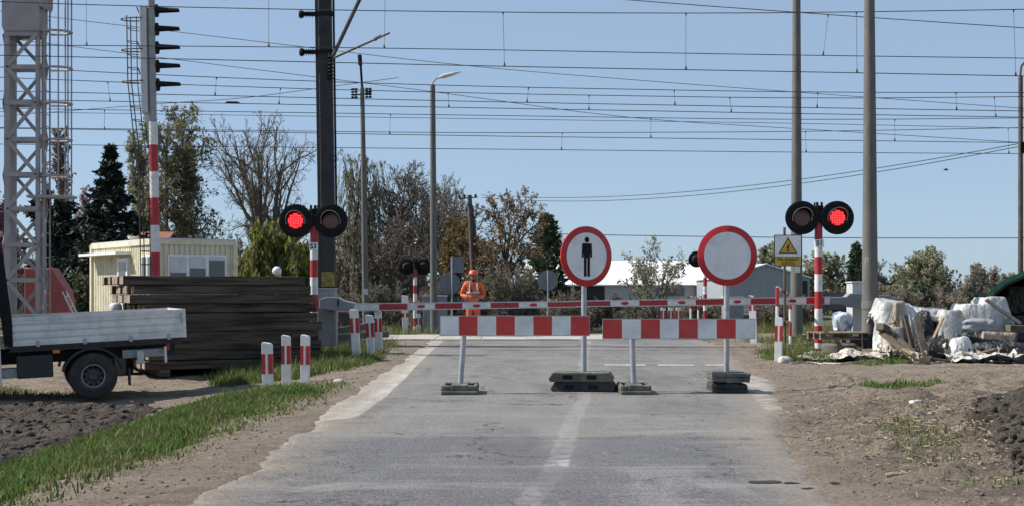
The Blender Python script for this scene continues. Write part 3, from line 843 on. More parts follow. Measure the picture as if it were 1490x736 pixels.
aw = MB().box((-0.25, 4.1, Hh - 0.33), (0.5, 3.6, 0.08)).build('awning', M['frame_white'], cab)
def window_on(parent, face, c, w, h, z, lights):
    f = MB(); g = MB()
    if face == 'x':
        f.box((c, -0.02, z), (w, 0.09, h))
        for i in range(lights):
            cw = w / lights
            g.box((c - w / 2 + (i + .5) * cw, -0.035, z), (cw - 0.11, 0.08, h - 0.14))
    else:
        f.box((-0.02, c, z), (0.09, w, h))
        for i in range(lights):
            cw = w / lights
            g.box((-0.035, c - w / 2 + (i + .5) * cw, z), (0.08, cw - 0.11, h - 0.14))
    o = f.build('window', M['frame_white'], parent)
    g.build('pane', M['glass'], o)
    return o
wv_ = window_on(cab, 'x', 1.22, 1.86, 0.98, 1.72, 3)
bl = MB()
for i, k in ((0, .48), (1, .34), (2, .1)):
    bl.box((1.22 - .93 + (i + .5) * .62, -0.078, 1.72 + .42 - k / 2), (.5, .006, k))
bl.build('blind', pmat('blind', (0.55, 0.6, 0.66), rough=0.7), wv_)
window_on(cab, 'y', 0.75, 0.95, 0.98, 1.72, 2)
d_ = MB().box((-0.03, 2.9, 1.15), (0.1, 0.9, 2.0)).build('door', M['frame_white'], cab)
MB().box((-0.045, 2.9, 1.55), (0.1, 0.6, 0.95)).build('pane', M['glass'], d_)

# ================================================================== sleeper stack
st = thing('timber_stack', 'tall stack of dark weathered railway sleepers behind the flatbed truck', 'timber stack', (-4.97, 24.64, float(gz0(-5.35, 25.2))), R(25))
rnd = random.Random(3)
nl = 10
for i in range(nl):
    z = 0.10 + i * 0.162 + 0.08
    lm = MB()
    off = (-0.16 if i == nl - 1 else (-0.06 if i in (nl - 3, nl - 2) else 0.09 + 0.06 * rnd.random()))
    for k in range(9):
        ln = 3.05 + rnd.uniform(-0.06, 0.06)
        if i >= nl - 3: ln += 0.12
        cx = off + rnd.uniform(-0.04, 0.04)
        yy = 0.13 + k * 0.262 + (rnd.uniform(-0.03, 0.02) if k == 0 else 0)
        M3 = Matrix.Rotation(rnd.uniform(-0.012, 0.012), 3, 'Z')
        hb = 0.156 + rnd.uniform(-0.014, 0.004)
        lm.box((cx, yy, z + rnd.uniform(-.004, .004)), (ln, 0.245, hb), 0, M3)
        lm.box((cx - ln / 2 - 0.002, yy + ln / 2 * math.sin(-0.0), z), (0.012, 0.225, hb - 0.02), 1, M3)
    lm.build('timber_layer', [M['sleeper'], M['sleeper_end']], st, bevel=0.012)
for k in (-1.1, 0, 1.1): MB().box((k, 1.18, 0.045), (0.18, 2.4, 0.11)).build('bearer', M['sleeper'], st)

# white globe lamp behind the stack
t = thing('globe_lamp', 'small white globe lamp on a grey post behind the stack', 'lamp', (PX(403, 33), 33, float(gz0(-5.5, 33))))
zz = PZ(394, 33) - float(gz0(-5.5, 33))
MB().lathe([(0.001, zz + .11)] + [(0.11 * math.sin(a), zz + .11 * math.cos(a)) for a in np.linspace(0.1, 2.7, 12)], 20).build('globe', M['frame_white'], t, smooth=True)
MB().tube([(0, 0, 0), (0, 0, zz - .12)], .035, 8).build('post', M['galv'], t)
# red tank, leaning ladder and plastic tub by the tower
t = thing('red_skip', 'faded red sloped metal skip behind the lattice tower', 'skip', (PX(64, 39), 39, -0.1))
MB().prism([(-.55, 0.35), (0.35, 0.35), (0.70, 0.75), (0.60, 1.35), (0.32, 1.8), (.2, 2.0), (-.55, 2.0)], 0, .7).build('body', pmat('faded_red', (0.30, 0.06, 0.05), (0.24, 0.05, 0.045), scale=2, rough=0.6), t, bevel=.03)
MB().box((-.05, .35, .18), (.9, .6, .34)).build('base', M['dark_steel'], t)
t = thing('leaning_ladder', 'pale ladder leaning against the red skip', 'ladder', (PX(104, 38), 38, -0.1))
rl = MB()
for dy in (0, .35): rl.beam((-0.25, dy, 1.35), (0.42, dy, 0), .05, .03)
for k in range(5):
    f = (k + .5) / 5; rl.beam((-.25 + .67 * f, 0, 1.35 * (1 - f)), (-.25 + .67 * f, .35, 1.35 * (1 - f)), .03, .03)
rl.build('ladder_frame', M['pale_grey'], t)

# ================================================================== lattice tower of the signal gantry
Yt = 33.0; S = F_PX / Yt
tx = PX(33, Yt); tg = float(gz0(tx, Yt))
tw = thing('lattice_tower', 'pale grey riveted lattice tower with caged ladder at far left', 'gantry tower', (tx, Yt, tg))
hw, hd = 0.36, 0.21
ztop = PZ(45, Yt) - tg
for sx in (-1, 1):
    for sy in (0, 1):
        wl = 0.12 if sx < 0 else 0.09
        MB().box((sx * hw, sy * 2 * hd, (ztop) / 2), (wl, 0.10, ztop)).build('leg', M['truss'], tw)
br = MB()
zs = [PZ(p, Yt) - tg for p in (508, 459, 407, 356, 304, 254, 203, 150, 98, 50)]
for i, z in enumerate(zs):
    for y in (-0.057, 2 * hd + .057): br.box((0, y, z), (2 * hw + .06, 0.02, 0.10))
    for x in (-hw, hw): br.box((x + (.06 if x > 0 else -.072), hd, z), (0.02, 2 * hd, 0.09))
for i in range(len(zs) - 1):
    s = 1 if i % 2 == 0 else -1
    br.beam((-s * hw, -0.08, zs[i]), (s * hw, -0.08, zs[i + 1]), 0.02, 0.09, up=(0, 0, 1))
    br.beam((s * hw, 2 * hd + .08, zs[i]), (-s * hw, 2 * hd + .08, zs[i + 1]), 0.02, 0.08)
    for x in (-hw - .1, hw + .09): br.beam((x, s * hd + hd, zs[i]), (x, hd - s * hd, zs[i + 1]), 0.02, 0.07)
br.build('bracing', M['truss'], tw)
hdp = MB()
hdp.prism([(-0.42, ztop - .02), (.42, ztop - .02), (.42, ztop + .9), (-0.46, ztop + .9), (-.46, ztop + .1)], -0.10, 2 * hd + .10)
hdp.prism([(0.40, ztop + .58), (0.50, ztop + .52), (0.54, ztop + .62), (.54, ztop + .92), (.40, ztop + .92)], -.12, 2 * hd + .12)
hdp.build('head_plate', M['truss'], tw, bevel=.01)
MB().box((-2.5, hd, ztop + 1.3), (6.4, 2 * hd, 0.9)).build('gantry_beam', M['truss'], tw)
MB().box((0, hd, 0.1), (1.4, 1.4, 0.5)).build('footing', M['concrete'], tw)
ld = MB()
lx = hw + 0.14
ztl = ztop + 1.6
for dy in (0.0, 0.42): ld.tube([(lx, dy, 0.3), (lx, dy, ztl)], 0.022, 6)
z = 0.5
while z < ztl: ld.tube([(lx, 0.0, z), (lx, 0.42, z)], 0.012, 5); z += 0.28
ld.build('ladder', M['truss'], tw)
cg = MB()
zc0 = PZ(283, Yt) - tg
for p in (45, 98, 150, 203, 256):
    z = PZ(p, Yt) - tg
    pts = [(lx, -.10, z)] + [(lx + .22 + .36 * math.sin(a), .21 - .31 * math.cos(a), z) for a in np.linspace(0, math.pi, 10)] + [(lx, .52, z)]
    cg.tube(pts, 0.028, 5)
    cg.box((lx - .1, .1, z), (.4, .04, .05))
for a in (0.4, 1.1, 1.57, 2.1, 2.8):
    x, y = lx + .22 + .36 * math.sin(a), .21 - .31 * math.cos(a)
    cg.tube([(x, y, zc0), (x, y, ztl)], 0.018, 5)
cg.build('safety_cage', M['truss'], tw)
MB().box((lx + .12, .21, zc0 - .05), (1.0, .62, .06)).build('platform', M['truss'], tw)

# ================================================================== railway signal mast
Ys = 32.3
sx_ = PX(228.5, Ys); sg = float(gz0(sx_, Ys))
sg_t = thing('railway_signal', 'tall railway signal mast with five black hooded lamps and a ladder', 'railway signal', (sx_, Ys, sg))
sg_t.rotation_euler = (0, R(-1.0), 0)
def zS(p): return PZ(p, Ys) - sg
zb = [0.0] + [zS(p) for p in (445, 403, 367, 328, 288, 250, 211, 178)] + [zS(-6)]
M['mast_grey'] = pmat('mast_grey', (0.30, 0.31, 0.31), (0.24, 0.25, 0.25), scale=4, rough=0.5)
pts, mis, rad = [], [], []
for i in range(len(zb) - 1):
    pts += [(0, 0, zb[i]), (0, 0, zb[i + 1] - .002)]
    c = 2 if i == 8 else (0 if i % 2 == 1 else 1)
    if i == 0: c = 0
    mis += [c, c]
    rad += [0.105 if i < 8 else .088] * 2
mis[14] = 0; mis[15] = 0
MB().tube(pts, rad, 14, mis=mis[:-1]).build('mast', [M['white'], M['red'], M['mast_grey']], sg_t, smooth=True)
hs_ = MB()
hs_.box((-0.16, 0.12, (zS(10) + zS(165)) / 2), (0.15, 0.5, zS(10) - zS(165)))
for p in range(12, 165, 9): hs_.box((-0.235, 0.12, zS(p)), (0.03, 0.46, 0.06))
hs_.box((-.13, .05, zS(172)), (.12, .16, .22))
hs_.build('lamp_housing', M['pale_grey'], sg_t, bevel=.01)
for p in (14, 41, 68, 95, 122):
    z = zS(p)
    h = MB()
    n = 10
    prof = []
    for i in range(n + 1):
        a = math.pi * i / n
        prof.append((0.12 * math.cos(a), 0.12 * math.sin(a)))
    vs = [(0.09, 0.12 + a * 1.2, z + b_ - .04) for a, b_ in prof] + [(0.60, 0.12 + a, z + b_ * .55 - .03) for a, b_ in prof]
    vs += [(0.09, 0.12 + a * .95, z + b_ * .8 - .04) for a, b_ in prof] + [(0.60, 0.12 + a * .93, z + b_ * .43 - .03) for a, b_ in prof]
    m_ = n + 1
    fs = [(i, i + 1, m_ + i + 1, m_ + i) for i in range(n)] + [(2 * m_ + i, 3 * m_ + i, 3 * m_ + i + 1, 2 * m_ + i + 1) for i in range(n)]
    fs += [(m_ + i, m_ + i + 1, 3 * m_ + i + 1, 3 * m_ + i) for i in range(n)] + [(0, m_, 3 * m_, 2 * m_), (n, 2 * m_ + n, 3 * m_ + n, m_ + n)]
    h.add(vs, fs)
    hd_ = h.build('lamp_hood', M['black'], sg_t)
    MB().lathe([(0.15, 0.0), (0.15, 0.06), (0.0, 0.062)], 16, axis='X', c=(0.06, 0.12, z - .01)).build('lamp', M['black'], hd_)
ld = MB()
for dy in (-.16, .16):
    q = [(-.52, dy, zS(24)), (-.52, dy, zS(120)), (-.42, dy, zS(190)), (-.30, dy, zS(250)), (-.30, dy, zS(405)), (-.3, dy, .2)]
    ld.tube(q, 0.014, 5)
    q2 = [(p[0] + .19, p[1] + .12, p[2]) for p in q]
    ld.tube(q2, 0.012, 5)
def lad_x(z):
    return float(np.interp(-z, [-zS(24), -zS(120), -zS(190), -zS(250), -zS(405)], [-.52, -.52, -.42, -.3, -.3]))
z = 0.5
while z < zS(24): ld.tube([(lad_x(z), -.16, z), (lad_x(z) + .19, -.04, z)], 0.009, 4); ld.tube([(lad_x(z), .16, z), (lad_x(z) + .19, .28, z)], 0.009, 4); ld.tube([(lad_x(z), -.16, z), (lad_x(z), .16, z)], 0.009, 4); z += 0.3
for p in (42, 92, 130): ld.tube([(-.33, 0, zS(p) + .5), (-.05, 0, zS(p) - .2)], .014, 5)
ld.build('ladder', M['dark_steel'], sg_t)
for p in (28, 73, 119):
    hp = MB()
    pts = [(-.16, .2, zS(p))] + [(-.45 - .24 * math.cos(a - math.pi / 2), .2 * math.cos(a), zS(p)) for a in np.linspace(0, math.pi, 9)] + [(-.16, -.2, zS(p))]
    hp.tube(pts, .016, 5)
    hp.build('hoop', M['dark_steel'], sg_t)
MB().box((0, 0, .12), (.7, .7, .3)).build('footing', M['concrete'], sg_t)

# ================================================================== catenary pole
Yp = 32.4
cx_ = PX(480, Yp); cg_ = float(gz0(cx_, Yp))
cp = thing('catenary_pole', 'dark tapered catenary pole with insulators and yellow plate behind red light', 'catenary pole', (cx_, Yp, cg_))
cp.rotation_euler = (0, R(-.8), 0)
def zC(p): return PZ(p, Yp) - cg_
hB, hT = 0.155, 0.14
zt_ = zC(-70)
MB().add([(-hB, -hB, 0), (hB, -hB, 0), (hB, hB, 0), (-hB, hB, 0), (-hT, -hT, zt_), (hT, -hT, zt_), (hT, hT, zt_), (-hT, hT, zt_)],
         [(0, 1, 5, 4), (1, 2, 6, 5), (2, 3, 7, 6), (3, 0, 4, 7), (4, 5, 6, 7), (0, 3, 2, 1)]).build('pole', pmat('sooty_concrete', (0.042, 0.043, 0.043), (0.026, 0.027, 0.028), scale=4, rough=0.9, bump=.3, bscale=40), cp, bevel=.02)
MB().box((-hB - .05, .05, zt_ / 2), (.06, .12, zt_ - .6)).build('earth_strip', M['dark_steel'], cp)
MB().box((0, -hB - .02, zC(406)), (.30, .02, .34)).build('yellow_plate', pmat('old_yellow', (.30, .22, .04), (.12, .10, .05), scale=9, rough=.7), cp)
for p in (22, 77):
    f = MB(); z = zC(p)
    f.beam((.2, -.1, z), (-.24, -.1, z), .09, .1)
    f.tube([(-.22, -.1, z), (-.52, -.1, z + .01)], .05, 10)
    for k in range(5): f.lathe([(.03, -.30 - k * .05), (.085, -.285 - k * .05), (.03, -.27 - k * .05)], 12, axis='X', c=(0, -.1, z))
    f.lathe([(.001, -.60), (.08, -.585), (.1, -.54), (.08, -.5), (.001, -.49)], 12, axis='X', c=(0, -.1, z))
    f.build('insulator_arm', M['black'], cp, smooth=True)
ca = MB()
a0 = (PX(490, Yp) - cx_, -.2, zC(88))
ca.tube([a0, (PX(541, Yp) - cx_, -.5, zC(-8)), (PX(575, Yp) - cx_, -.6, zC(-70))], .045, 8)
ca.build('cantilever', M['dark_steel'], cp, smooth=True)
ca = MB(); ca.tube([a0, (PX(578, Yp) - cx_, -.9, zC(60))], [.03, .025], 7)
ca.tube([(PX(556, Yp) - cx_, -.72, zC(67)), (PX(565, Yp) - cx_, -.8, zC(62))], [.05, .02], 6)
ca.build('steady_arm', pmat('brown_steel', (.12, .085, .06), rough=.7), cp, smooth=True)
ins = MB()
for k in range(7): ins.lathe([(.04, -k * .08), (.085, -.03 - k * .08), (.04, -.06 - k * .08)], 10, c=(a0[0] - .03, -.2, zC(84)))
ins.tube([(a0[0] - .03, -.2, zC(80)), (a0[0] - .03, -.2, zC(118))], .04, 7)
ins.build('insulator', M['black'], cp, smooth=True)
dr = MB(); dr.tube([(hT + .06, -.05, zC(-70)), (hT + .06, -.05, zC(300))], .025, 6)
dr.build('cable_duct', M['black'], cp)

# ================================================================== other poles and lamps
def conc_pole(name, label, px, pbase_z, y, r0, r1, ptop, lean=0, mat=None, cat='pole', parts=None, tarz=0):
    x = PX(px, y)
    t = thing(name, label, cat, (x, y, pbase_z))
    t.rotation_euler = (0, R(lean), 0)
    h = PZ(ptop, y) - pbase_z
    zs_ = [0, tarz, tarz + .001, h * .33, h * .66, h] if tarz else [0, h * .33, h * .66, h]
    rr = [r0 + (r1 - r0) * z / h for z in zs_]
    mis = ([1, 1] if tarz else []) + [0] * (len(zs_))
    MB().tube([(0, 0, z) for z in zs_], rr, 18, mis=mis[:len(zs_) - 1]).build('shaft', [mat or M['concrete'], M['tar']], t, smooth=True)
    return t, h
def gzz(px, y): return float(gz(PX(px, y), y)) - .03
pA, hA = conc_pole('concrete_pole', 'weathered concrete pole behind the yellow warning sign', 1159, gzz(1159, 36), 36, .16, .094, -60, tarz=.10)
MB().box((-.005, -.152, PZ(392, 36) - gzz(1159, 36)), (.13, .012, .16)).build('paper_notice', M['white'], pA)
pB, hB_ = conc_pole('concrete_pole', 'thick concrete pole with black painted foot beside the rubbish heap', 1266, gzz(1266, 26), 26.0, .155, .088, -60, tarz=PZ(485, 26) - gzz(1266, 26), lean=-.1)
MB().lathe([(.150, 0), (.158, 0), (.158, .12), (.142, .16)], 18, c=(0, 0, PZ(449, 26) - gzz(1266, 26))).build('collar', M['concrete'], pB, smooth=True)
MB().box((-.085, -.10, PZ(383, 26) - gzz(1266, 26)), (.06, .012, .22), 0, Matrix.Rotation(R(-40), 3, 'Z')).build('paper_notice', M['white'], pB)

Yl = 46.0
lp, hl = conc_pole('street_lamp', 'slim concrete street lamp standing left of the road worker', 631.5, gzz(631, Yl), Yl, .125, .085, 125, mat=M['concrete_dark'], cat='street lamp', lean=-.3)
a_ = MB(); a_.tube([(0, 0, hl - .1), (0, 0, hl + .1), (.10, 0, hl + .22), (.25, 0, hl + .27)], [.04, .035, .03, .03], 8)
arm = a_.build('arm', M['galv'], lp, smooth=True)
hh_ = MB(); hh_.tube([(.22, 0, hl + .26), (.36, 0, hl + .31), (.62, 0, hl + .37), (.92, 0, hl + .45)], [.035, .075, .065, .02], 10)
hh_.build('lamp_head', M['pale_grey'], lp, smooth=True)

Yw = 47.0
wp, hw_ = conc_pole('power_pole', 'slim dark pole with two hanging insulators left of the street lamp', 533, gzz(533, Yw), Yw, .12, .07, 128, mat=M['concrete_dark'], lean=-.9)
q = MB(); q.tube([(-.28, 0, hw_ - .25), (.3, 0, hw_ - .18)], .025, 6); q.build('crossarm', M['dark_steel'], wp)
for s in (-.27, .2):
    for dx in (-.05, .06):
        i_ = MB()
        for k in range(4): i_.lathe([(.03, k * .09), (.075, .03 + k * .09), (.03, .07 + k * .09)], 10, c=(s + dx, 0, hw_ - .35))
        i_.build('insulator', M['black'], wp, smooth=True)
q = MB(); q.tube([(0, 0, hw_ - .05), (-.05, 0, hw_ + .95)], .04, 6); q.tube([(-.05, 0, hw_ + .75), (-.07, 0, hw_ + 1.1)], .07, 8); q.build('top_rod', M['black'], wp)
MB().box((0, -.125, PZ(424, Yw) - gzz(533, Yw)), (.2, .02, .2)).build('plate', M['pale_grey'], wp)

Yo = 70.0
op, ho = conc_pole('timber_pole', 'old leaning timber utility pole behind the road worker', 692, -.6, Yo, .16, .11, 284, mat=M['bark_dark'], lean=-2.6, cat='utility pole')
q = MB(); q.tube([(-.55, 0, ho - .15), (.4, 0, ho - .12)], .035, 6); q.build('crossarm', M['bark_dark'], op)
for dx in (-.5, -.25, .3): MB().lathe([(.03, 0), (.06, .05), (.05, .14), (.001, .17)], 8, c=(dx, 0, ho - .12)).build('insulator', M['black'], op)
q = MB(); q.tube([(.5, .3, 0), (.05, .05, ho - .5)], .1, 8); q.build('brace', M['bark_dark'], op)

Yr = 38.0
ep, he = conc_pole('street_lamp', 'dark street lamp pole cut by the right edge with cables attached', 1485, gzz(1485, Yr), Yr, .075, .06, 112, mat=M['bark_dark'], cat='street lamp')
q = MB(); q.tube([(0, 0, he - .05), (0, 0, he + .12), (.02, 0, he + .28), (.12, 0, he + .4), (.35, 0, he + .46)], .03, 7); q.build('arm', M['dark_steel'], ep, smooth=True)
MB().tube([(.33, 0, he + .45), (.5, 0, he + .49), (.85, 0, he + .56)], [.04, .075, .03], 8).build('lamp_head', M['pale_grey'], ep, smooth=True)
MB().box((.04, -.02, PZ(215, Yr) - gzz(1485, Yr)), (.12, .12, .3)).build('bracket', M['black'], ep)

# ================================================================== overhead line
def poly_px(pts, y, ext=12.0, n=1):
    """wire of constant distance through photo points, carried on past the frame"""
    w = [P(a, c, y) for a, c in pts]
    d0 = (w[0] - w[1]).normalized(); d1 = (w[-1] - w[-2]).normalized()
    w = [w[0] + d0 * ext] + w + [w[-1] + d1 * ext]
    xs = np.array([p.x for p in w]); zs_ = np.array([p.z for p in w])
    # smooth sag through the points
    xx = np.linspace(xs[0], xs[-1], 60); zz = np.interp(xx, xs, zs_)
    k = np.ones(7) / 7
    zp = np.pad(zz, 3, mode='edge'); zsm = np.convolve(zp, k, 'valid'); zsm[:4] = zz[:4]; zsm[-4:] = zz[-4:]
    return xx, zsm
def wire(name, xx, zz, y, r, parent=None):
    mb = MB(); mb.tube([(a, y, c) for a, c in zip(xx, zz)], r, 5, cap=False)
    return mb.build(name, M['wire'], parent, smooth=True, fix=False)
def catenary(label, mess, cont, y, drops, r=0.010):
    t = thing('overhead_line', label, 'overhead wire', (0, y, 0), group='overhead lines above the railway')
    cur = {}
    for nm, pts in (('messenger_wire', mess), ('contact_wire', cont)):
        if pts is None: continue
        xx, zz = poly_px(pts, y); cur[nm] = (xx, zz)
        wire(nm, xx, zz, 0, r, t)
    for pa, pb in drops:
        xa, xb = PX(pa, y), PX(pb, y)
        za = float(np.interp(xa, *cur['messenger_wire'])); zb_ = float(np.interp(xb, *cur['contact_wire']))
        mb = MB(); mb.tube([(xa, 0, za), (xb, 0, zb_)], r * .45, 4)
        mb.tube([(xb, 0, zb_ + .10), (xb, 0, zb_)], [.006, .03], 5); mb.tube([(xa, 0, za - .06), (xa, 0, za)], [.008, .022], 5)
        mb.build('dropper', M['wire'], t)
    return t
W1 = [(-60, 1), (0, 4), (350, 13), (680, 18), (1000, 20), (1180, 19), (1490, 14)]
W3 = [(0, 81), (350, 88), (680, 96), (1000, 102), (1180, 105), (1490, 111)]
catenary('nearest and widest pair of overhead wires, long droppers, lower wire just above the others', W1, W3, 29.6, [(732, 734), (998, 998), (1246, 1247), (1475, 1478)])
W0 = [(-60, -62), (350, -40), (640, -22), (905, 0), (1150, 18), (1490, 41)]
W2 = [(0, 66), (350, 68), (680, 72), (1000, 78), (1180, 81), (1490, 85)]
catenary('overhead line crossing above the nearest one, its upper wire slanting down at top right', W0, W2, 31.2, [(125, 126), (391, 391), (561, 559), (1205, 1198)])
W4 = [(0, 98), (350, 115), (680, 126), (1180, 135), (1490, 135)]; W6 = [(0, 133), (350, 140), (680, 148), (1180, 157), (1490, 162)]
catenary('middle overhead line with short droppers, upper of the closely packed wires', W4, W6, 34.4, [(315, 313), (769, 767), (981, 982), (1190, 1189), (1391, 1392)])
W5 = [(0, 113), (350, 127), (680, 136), (1180, 144), (1490, 141)]; W7 = [(0, 145), (350, 151), (680, 157), (1180, 166), (1490, 171)]
catenary('middle overhead line whose droppers sit just left of the blank round sign', W5, W7, 35.6, [(157, 160), (408, 406), (652, 653), (857, 857), (1062, 1064), (1447, 1449)])
W8 = [(0, 158), (350, 163), (680, 168), (1180, 175), (1490, 172)]; W11 = [(0, 187), (350, 192), (680, 198), (1180, 204), (1490, 208)]
catenary('farther overhead line with a dropper above the space between both round signs', W8, W11, 38.5, [(152, 152), (568, 567), (947, 947), (1302, 1302)])
W10 = [(0, 186), (350, 190), (680, 194), (1180, 192), (1490, 186)]; W12 = [(0, 210), (350, 214), (680, 217), (1180, 222), (1490, 224)]
catenary('farthest and lowest overhead line just above the treetops', W10, W12, 40.5, [(818, 817), (1172, 1173), (1467, 1468)])
def lone(name, label, pts, y, r=.008, ext=10):
    xx, zz = poly_px(pts, y, ext)
    return tag(wire(name, xx, zz, y, r), label, 'overhead wire')
lone('feeder_wire', 'thin feeder wire sloping down from the dark catenary pole to the right', [(520, 78), (680, 97), (900, 115), (1150, 134), (1490, 158)], 36.5)
lone('feeder_wire', 'thin feeder wire descending to the right through the packed wires', [(560, 125), (680, 140), (900, 172), (1200, 190), (1490, 208)], 37.2)
lone('feeder_wire', 'thin feeder wire rising to the right behind the signal ladder', [(-30, 172), (247, 150), (350, 144), (470, 128)], 37.0, ext=2)
lone('feeder_wire', 'thin single wire halfway between two far overhead lines', [(0, 163), (350, 168), (680, 173), (1180, 180), (1490, 187)], 39.4)
def cable(name, label, a, b, sag, r=.012):
    a, b = Vector(a), Vector(b); pts = []
    for i in range(41):
        t_ = i / 40; p = a.lerp(b, t_); p.z -= sag * 4 * t_ * (1 - t_); pts.append(p)
    mb = MB(); mb.tube(pts, r, 5); return tag(mb.build(name, M['wire'], fix=False), label, 'cable')
a0 = P(700, 284, 70); b0 = P(1484, 209, 38)
cable('utility_cable', 'upper of two slack cables climbing to the right edge lamp pole', a0, b0, .62)
cable('utility_cable', 'lower of two slack cables climbing to the right edge lamp pole', a0 + Vector((0, 0, -.12)), b0 + Vector((0, 0, -.08)), .68)
cable('utility_cable', 'thin distant cable running low across the sky on the right', P(700, 338, 120), P(1560, 346, 120), .2, r=.035)

# hanging section insulator on the wires at the left
t = tag(MB().prism([(-.22, 0), (.22, .01), (.14, .05), (-.12, .055)], -.03, .03).build('section_insulator', M['black'], loc=P(338, 151, 37.0)), 'small dark bow shaped section insulator hanging on far wires', 'insulator')

# bird
bm_ = MB(); bm_.tube([(-.12, 0, 0), (-.05, 0, .02), (.05, 0, .02), (.13, 0, .035), (.16, 0, .03)], [.008, .035, .045, .025, .005], 8)
bird = bm_.build('bird', M['bark_dark'], smooth=True, loc=P(1376, 248, 42))
bird.scale = (.55, .55, .55)
tag(bird, 'small dark bird flying in the sky at right', 'bird')
wg = MB(); wg.add([(-.06, 0, .03), (.06, 0, .035), (.02, -.2, .11), (-.05, -.36, .06), (-.06, -.2, .09)], [(0, 1, 2, 4), (4, 2, 3)])
wg.add([(-.06, 0, .03), (.06, 0, .035), (.02, .2, .11), (-.05, .36, .06), (-.06, .2, .09)], [(0, 4, 2, 1), (4, 3, 2)])
wg.build('wing', M['bark'], bird)
# ================================================================== lettering
def text(body, size, mat, parent, loc, rot=(R(90), 0, 0), name='lettering', bold=0.0):
    cu = bpy.data.curves.new('txt', 'FONT'); cu.body = body; cu.size = size; cu.align_x = 'CENTER'; cu.align_y = 'CENTER'
    cu.extrude = 0.0012; cu.offset = bold; cu.resolution_u = 3
    o = bpy.data.objects.new('txt', cu); COL.objects.link(o)
    me = bpy.data.meshes.new_from_object(o.evaluated_get(bpy.context.evaluated_depsgraph_get()))
    bpy.data.objects.remove(o)
    me.materials.clear(); me.materials.append(mat)
    t = bpy.data.objects.new(name, me); COL.objects.link(t)
    t.parent = parent; t.location = loc; t.rotation_euler = rot
    return t

# ================================================================== level crossing lights
M['led_red'] = emit_mat('lit_red_led', (1.0, 0.02, 0.025), 5.0)
M['led_gap'] = emit_mat('lit_red_lens', (0.7, 0.008, 0.014), 0.13)
M['lens_off'] = pmat('unlit_lens', (0.10, 0.045, 0.04), (0.16, 0.085, 0.07), scale=60, rough=0.3)
M['visor_in'] = pmat('visor_edge', (0.40, 0.36, 0.33), rough=0.5)
def crossing_light(label, x, y, zg, zl, lit, yaw=0.0, code=None, group='level crossing lights', r=0.33):
    t = thing('crossing_light', label, 'crossing signal', (x, y, zg), yaw, group)
    h = zl - zg
    band = 0.338
    top = h + 0.22
    z = h - 0.42; bands = []
    c = 1   # white with number plate right under the red piece
    zz = [z]
    while z > 0: z -= band; zz.append(max(z, 0))
    pts, mis = [], []
    order = zz[::-1]
    nb = len(order) - 1
    for i in range(nb):
        pts += [(0, 0, order[i]), (0, 0, order[i + 1] - .001)]
        k = nb - 1 - i
        col = 0 if k % 2 == 0 else 1
        mis += [col, col]
    pts += [(0, 0, zz[0]), (0, 0, h - .1), (0, 0, h - .099), (0, 0, top)]; mis += [1, 1, 2, 2]
    MB().tube(pts, .078, 16, mis=mis[:-1]).build('post', [M['white'], M['red'], M['black']], t, smooth=True)
    cr = MB()
    cr.lathe([(.085, top - .06), (.1, top), (.1, top + .02), (0, top + .025)], 14)
    for k in range(5):
        a = 6.283 * k / 5 + .3
        cr.box((.075 * math.cos(a), .075 * math.sin(a), top + .05), (.03, .03, .08))
    cr.build('post_cap', M['black'], t)
    MB().box((0, -.05, h), (.74, .06, .07)).build('bracket', M['black'], t)
    for s in (-1, 1):
        cx = s * 0.345
        bk = MB().lathe([(0.0, -.115), (r - .04, -.115), (r, -.105), (r, -.085), (r - .03, -.075), (0, -.07)], 40, axis='Y', c=(cx, 0, h)).build('backboard', M['black'], t, smooth=True)
        MB().lathe([(0.0, .06), (.12, .05), (.19, -.02), (.2, -.075)], 20, axis='Y', c=(cx, 0, h)).build('lamp_body', M['black'], bk, smooth=True)
        on = (s == lit)
        ln = MB().lathe([(.001, -.150), (.08, -.147), (.155, -.13), (.165, -.112)], 28, axis='Y', c=(cx, 0, h)).build('lens', M['led_gap'] if on else M['lens_off'], bk, smooth=True)
        if on:
            dots = MB()
            for i in range(-4, 5):
                for j in range(-4, 5):
                    dx, dz = i * .0325, j * .0325
                    if dx * dx + dz * dz < .0195:
                        yy = -.152 + (dx * dx + dz * dz) * .8
                        dots.box((cx + dx, yy, h + dz), (.0185, .012, .0185))
            o = dots.build('led_dots', M['led_red'], ln); o['kind'] = 'stuff'
        v = MB()
        n = 20
        for rr, y1 in ((.185, -.115), (.185, -.33)):
            for i in range(n + 1):
                a = math.pi * (-.12 + 1.24 * i / n)
                yy = -.115 if y1 > -.2 else -.135 - .20 * max(0, math.sin(a)) ** .7
                v.v.append((cx + rr * math.cos(a), yy, h + rr * math.sin(a)))
        for i in range(n): v.f.append((i, i + 1, n + 2 + i, n + 1 + i)); v.m.append(0)
        vo_ = v.build('visor', [M['black'], M['visor_in']], bk, fix=False)
        sd = vo_.modifiers.new('s', 'SOLIDIFY'); sd.thickness = .012; sd.material_offset_rim = 1; sd.offset = 1
    if code:
        pl = MB().box((0, -.092, h - .50), (.17, .014, .155)).build('number_plate', M['board_white'], t)
        text(code, .135, M['black'], pl, (0, -.101, h - .50), bold=.003)
    MB().box((0, 0, .02), (.32, .32, .1)).build('footing', M['concrete'], t)
    return t
Yx = 27.7
crossing_light('level crossing light on striped post S3, left lamp lit red', PX(457, Yx), Yx, float(gz0(PX(457, Yx), Yx)), PZ(322, Yx), -1, code='S3')
crossing_light('level crossing light on striped post S1, right lamp lit red', PX(1191, Yx), Yx, float(gz0(PX(1191, Yx), Yx)), PZ(317.5, Yx), 1, code='S1')
Yf = 58.0
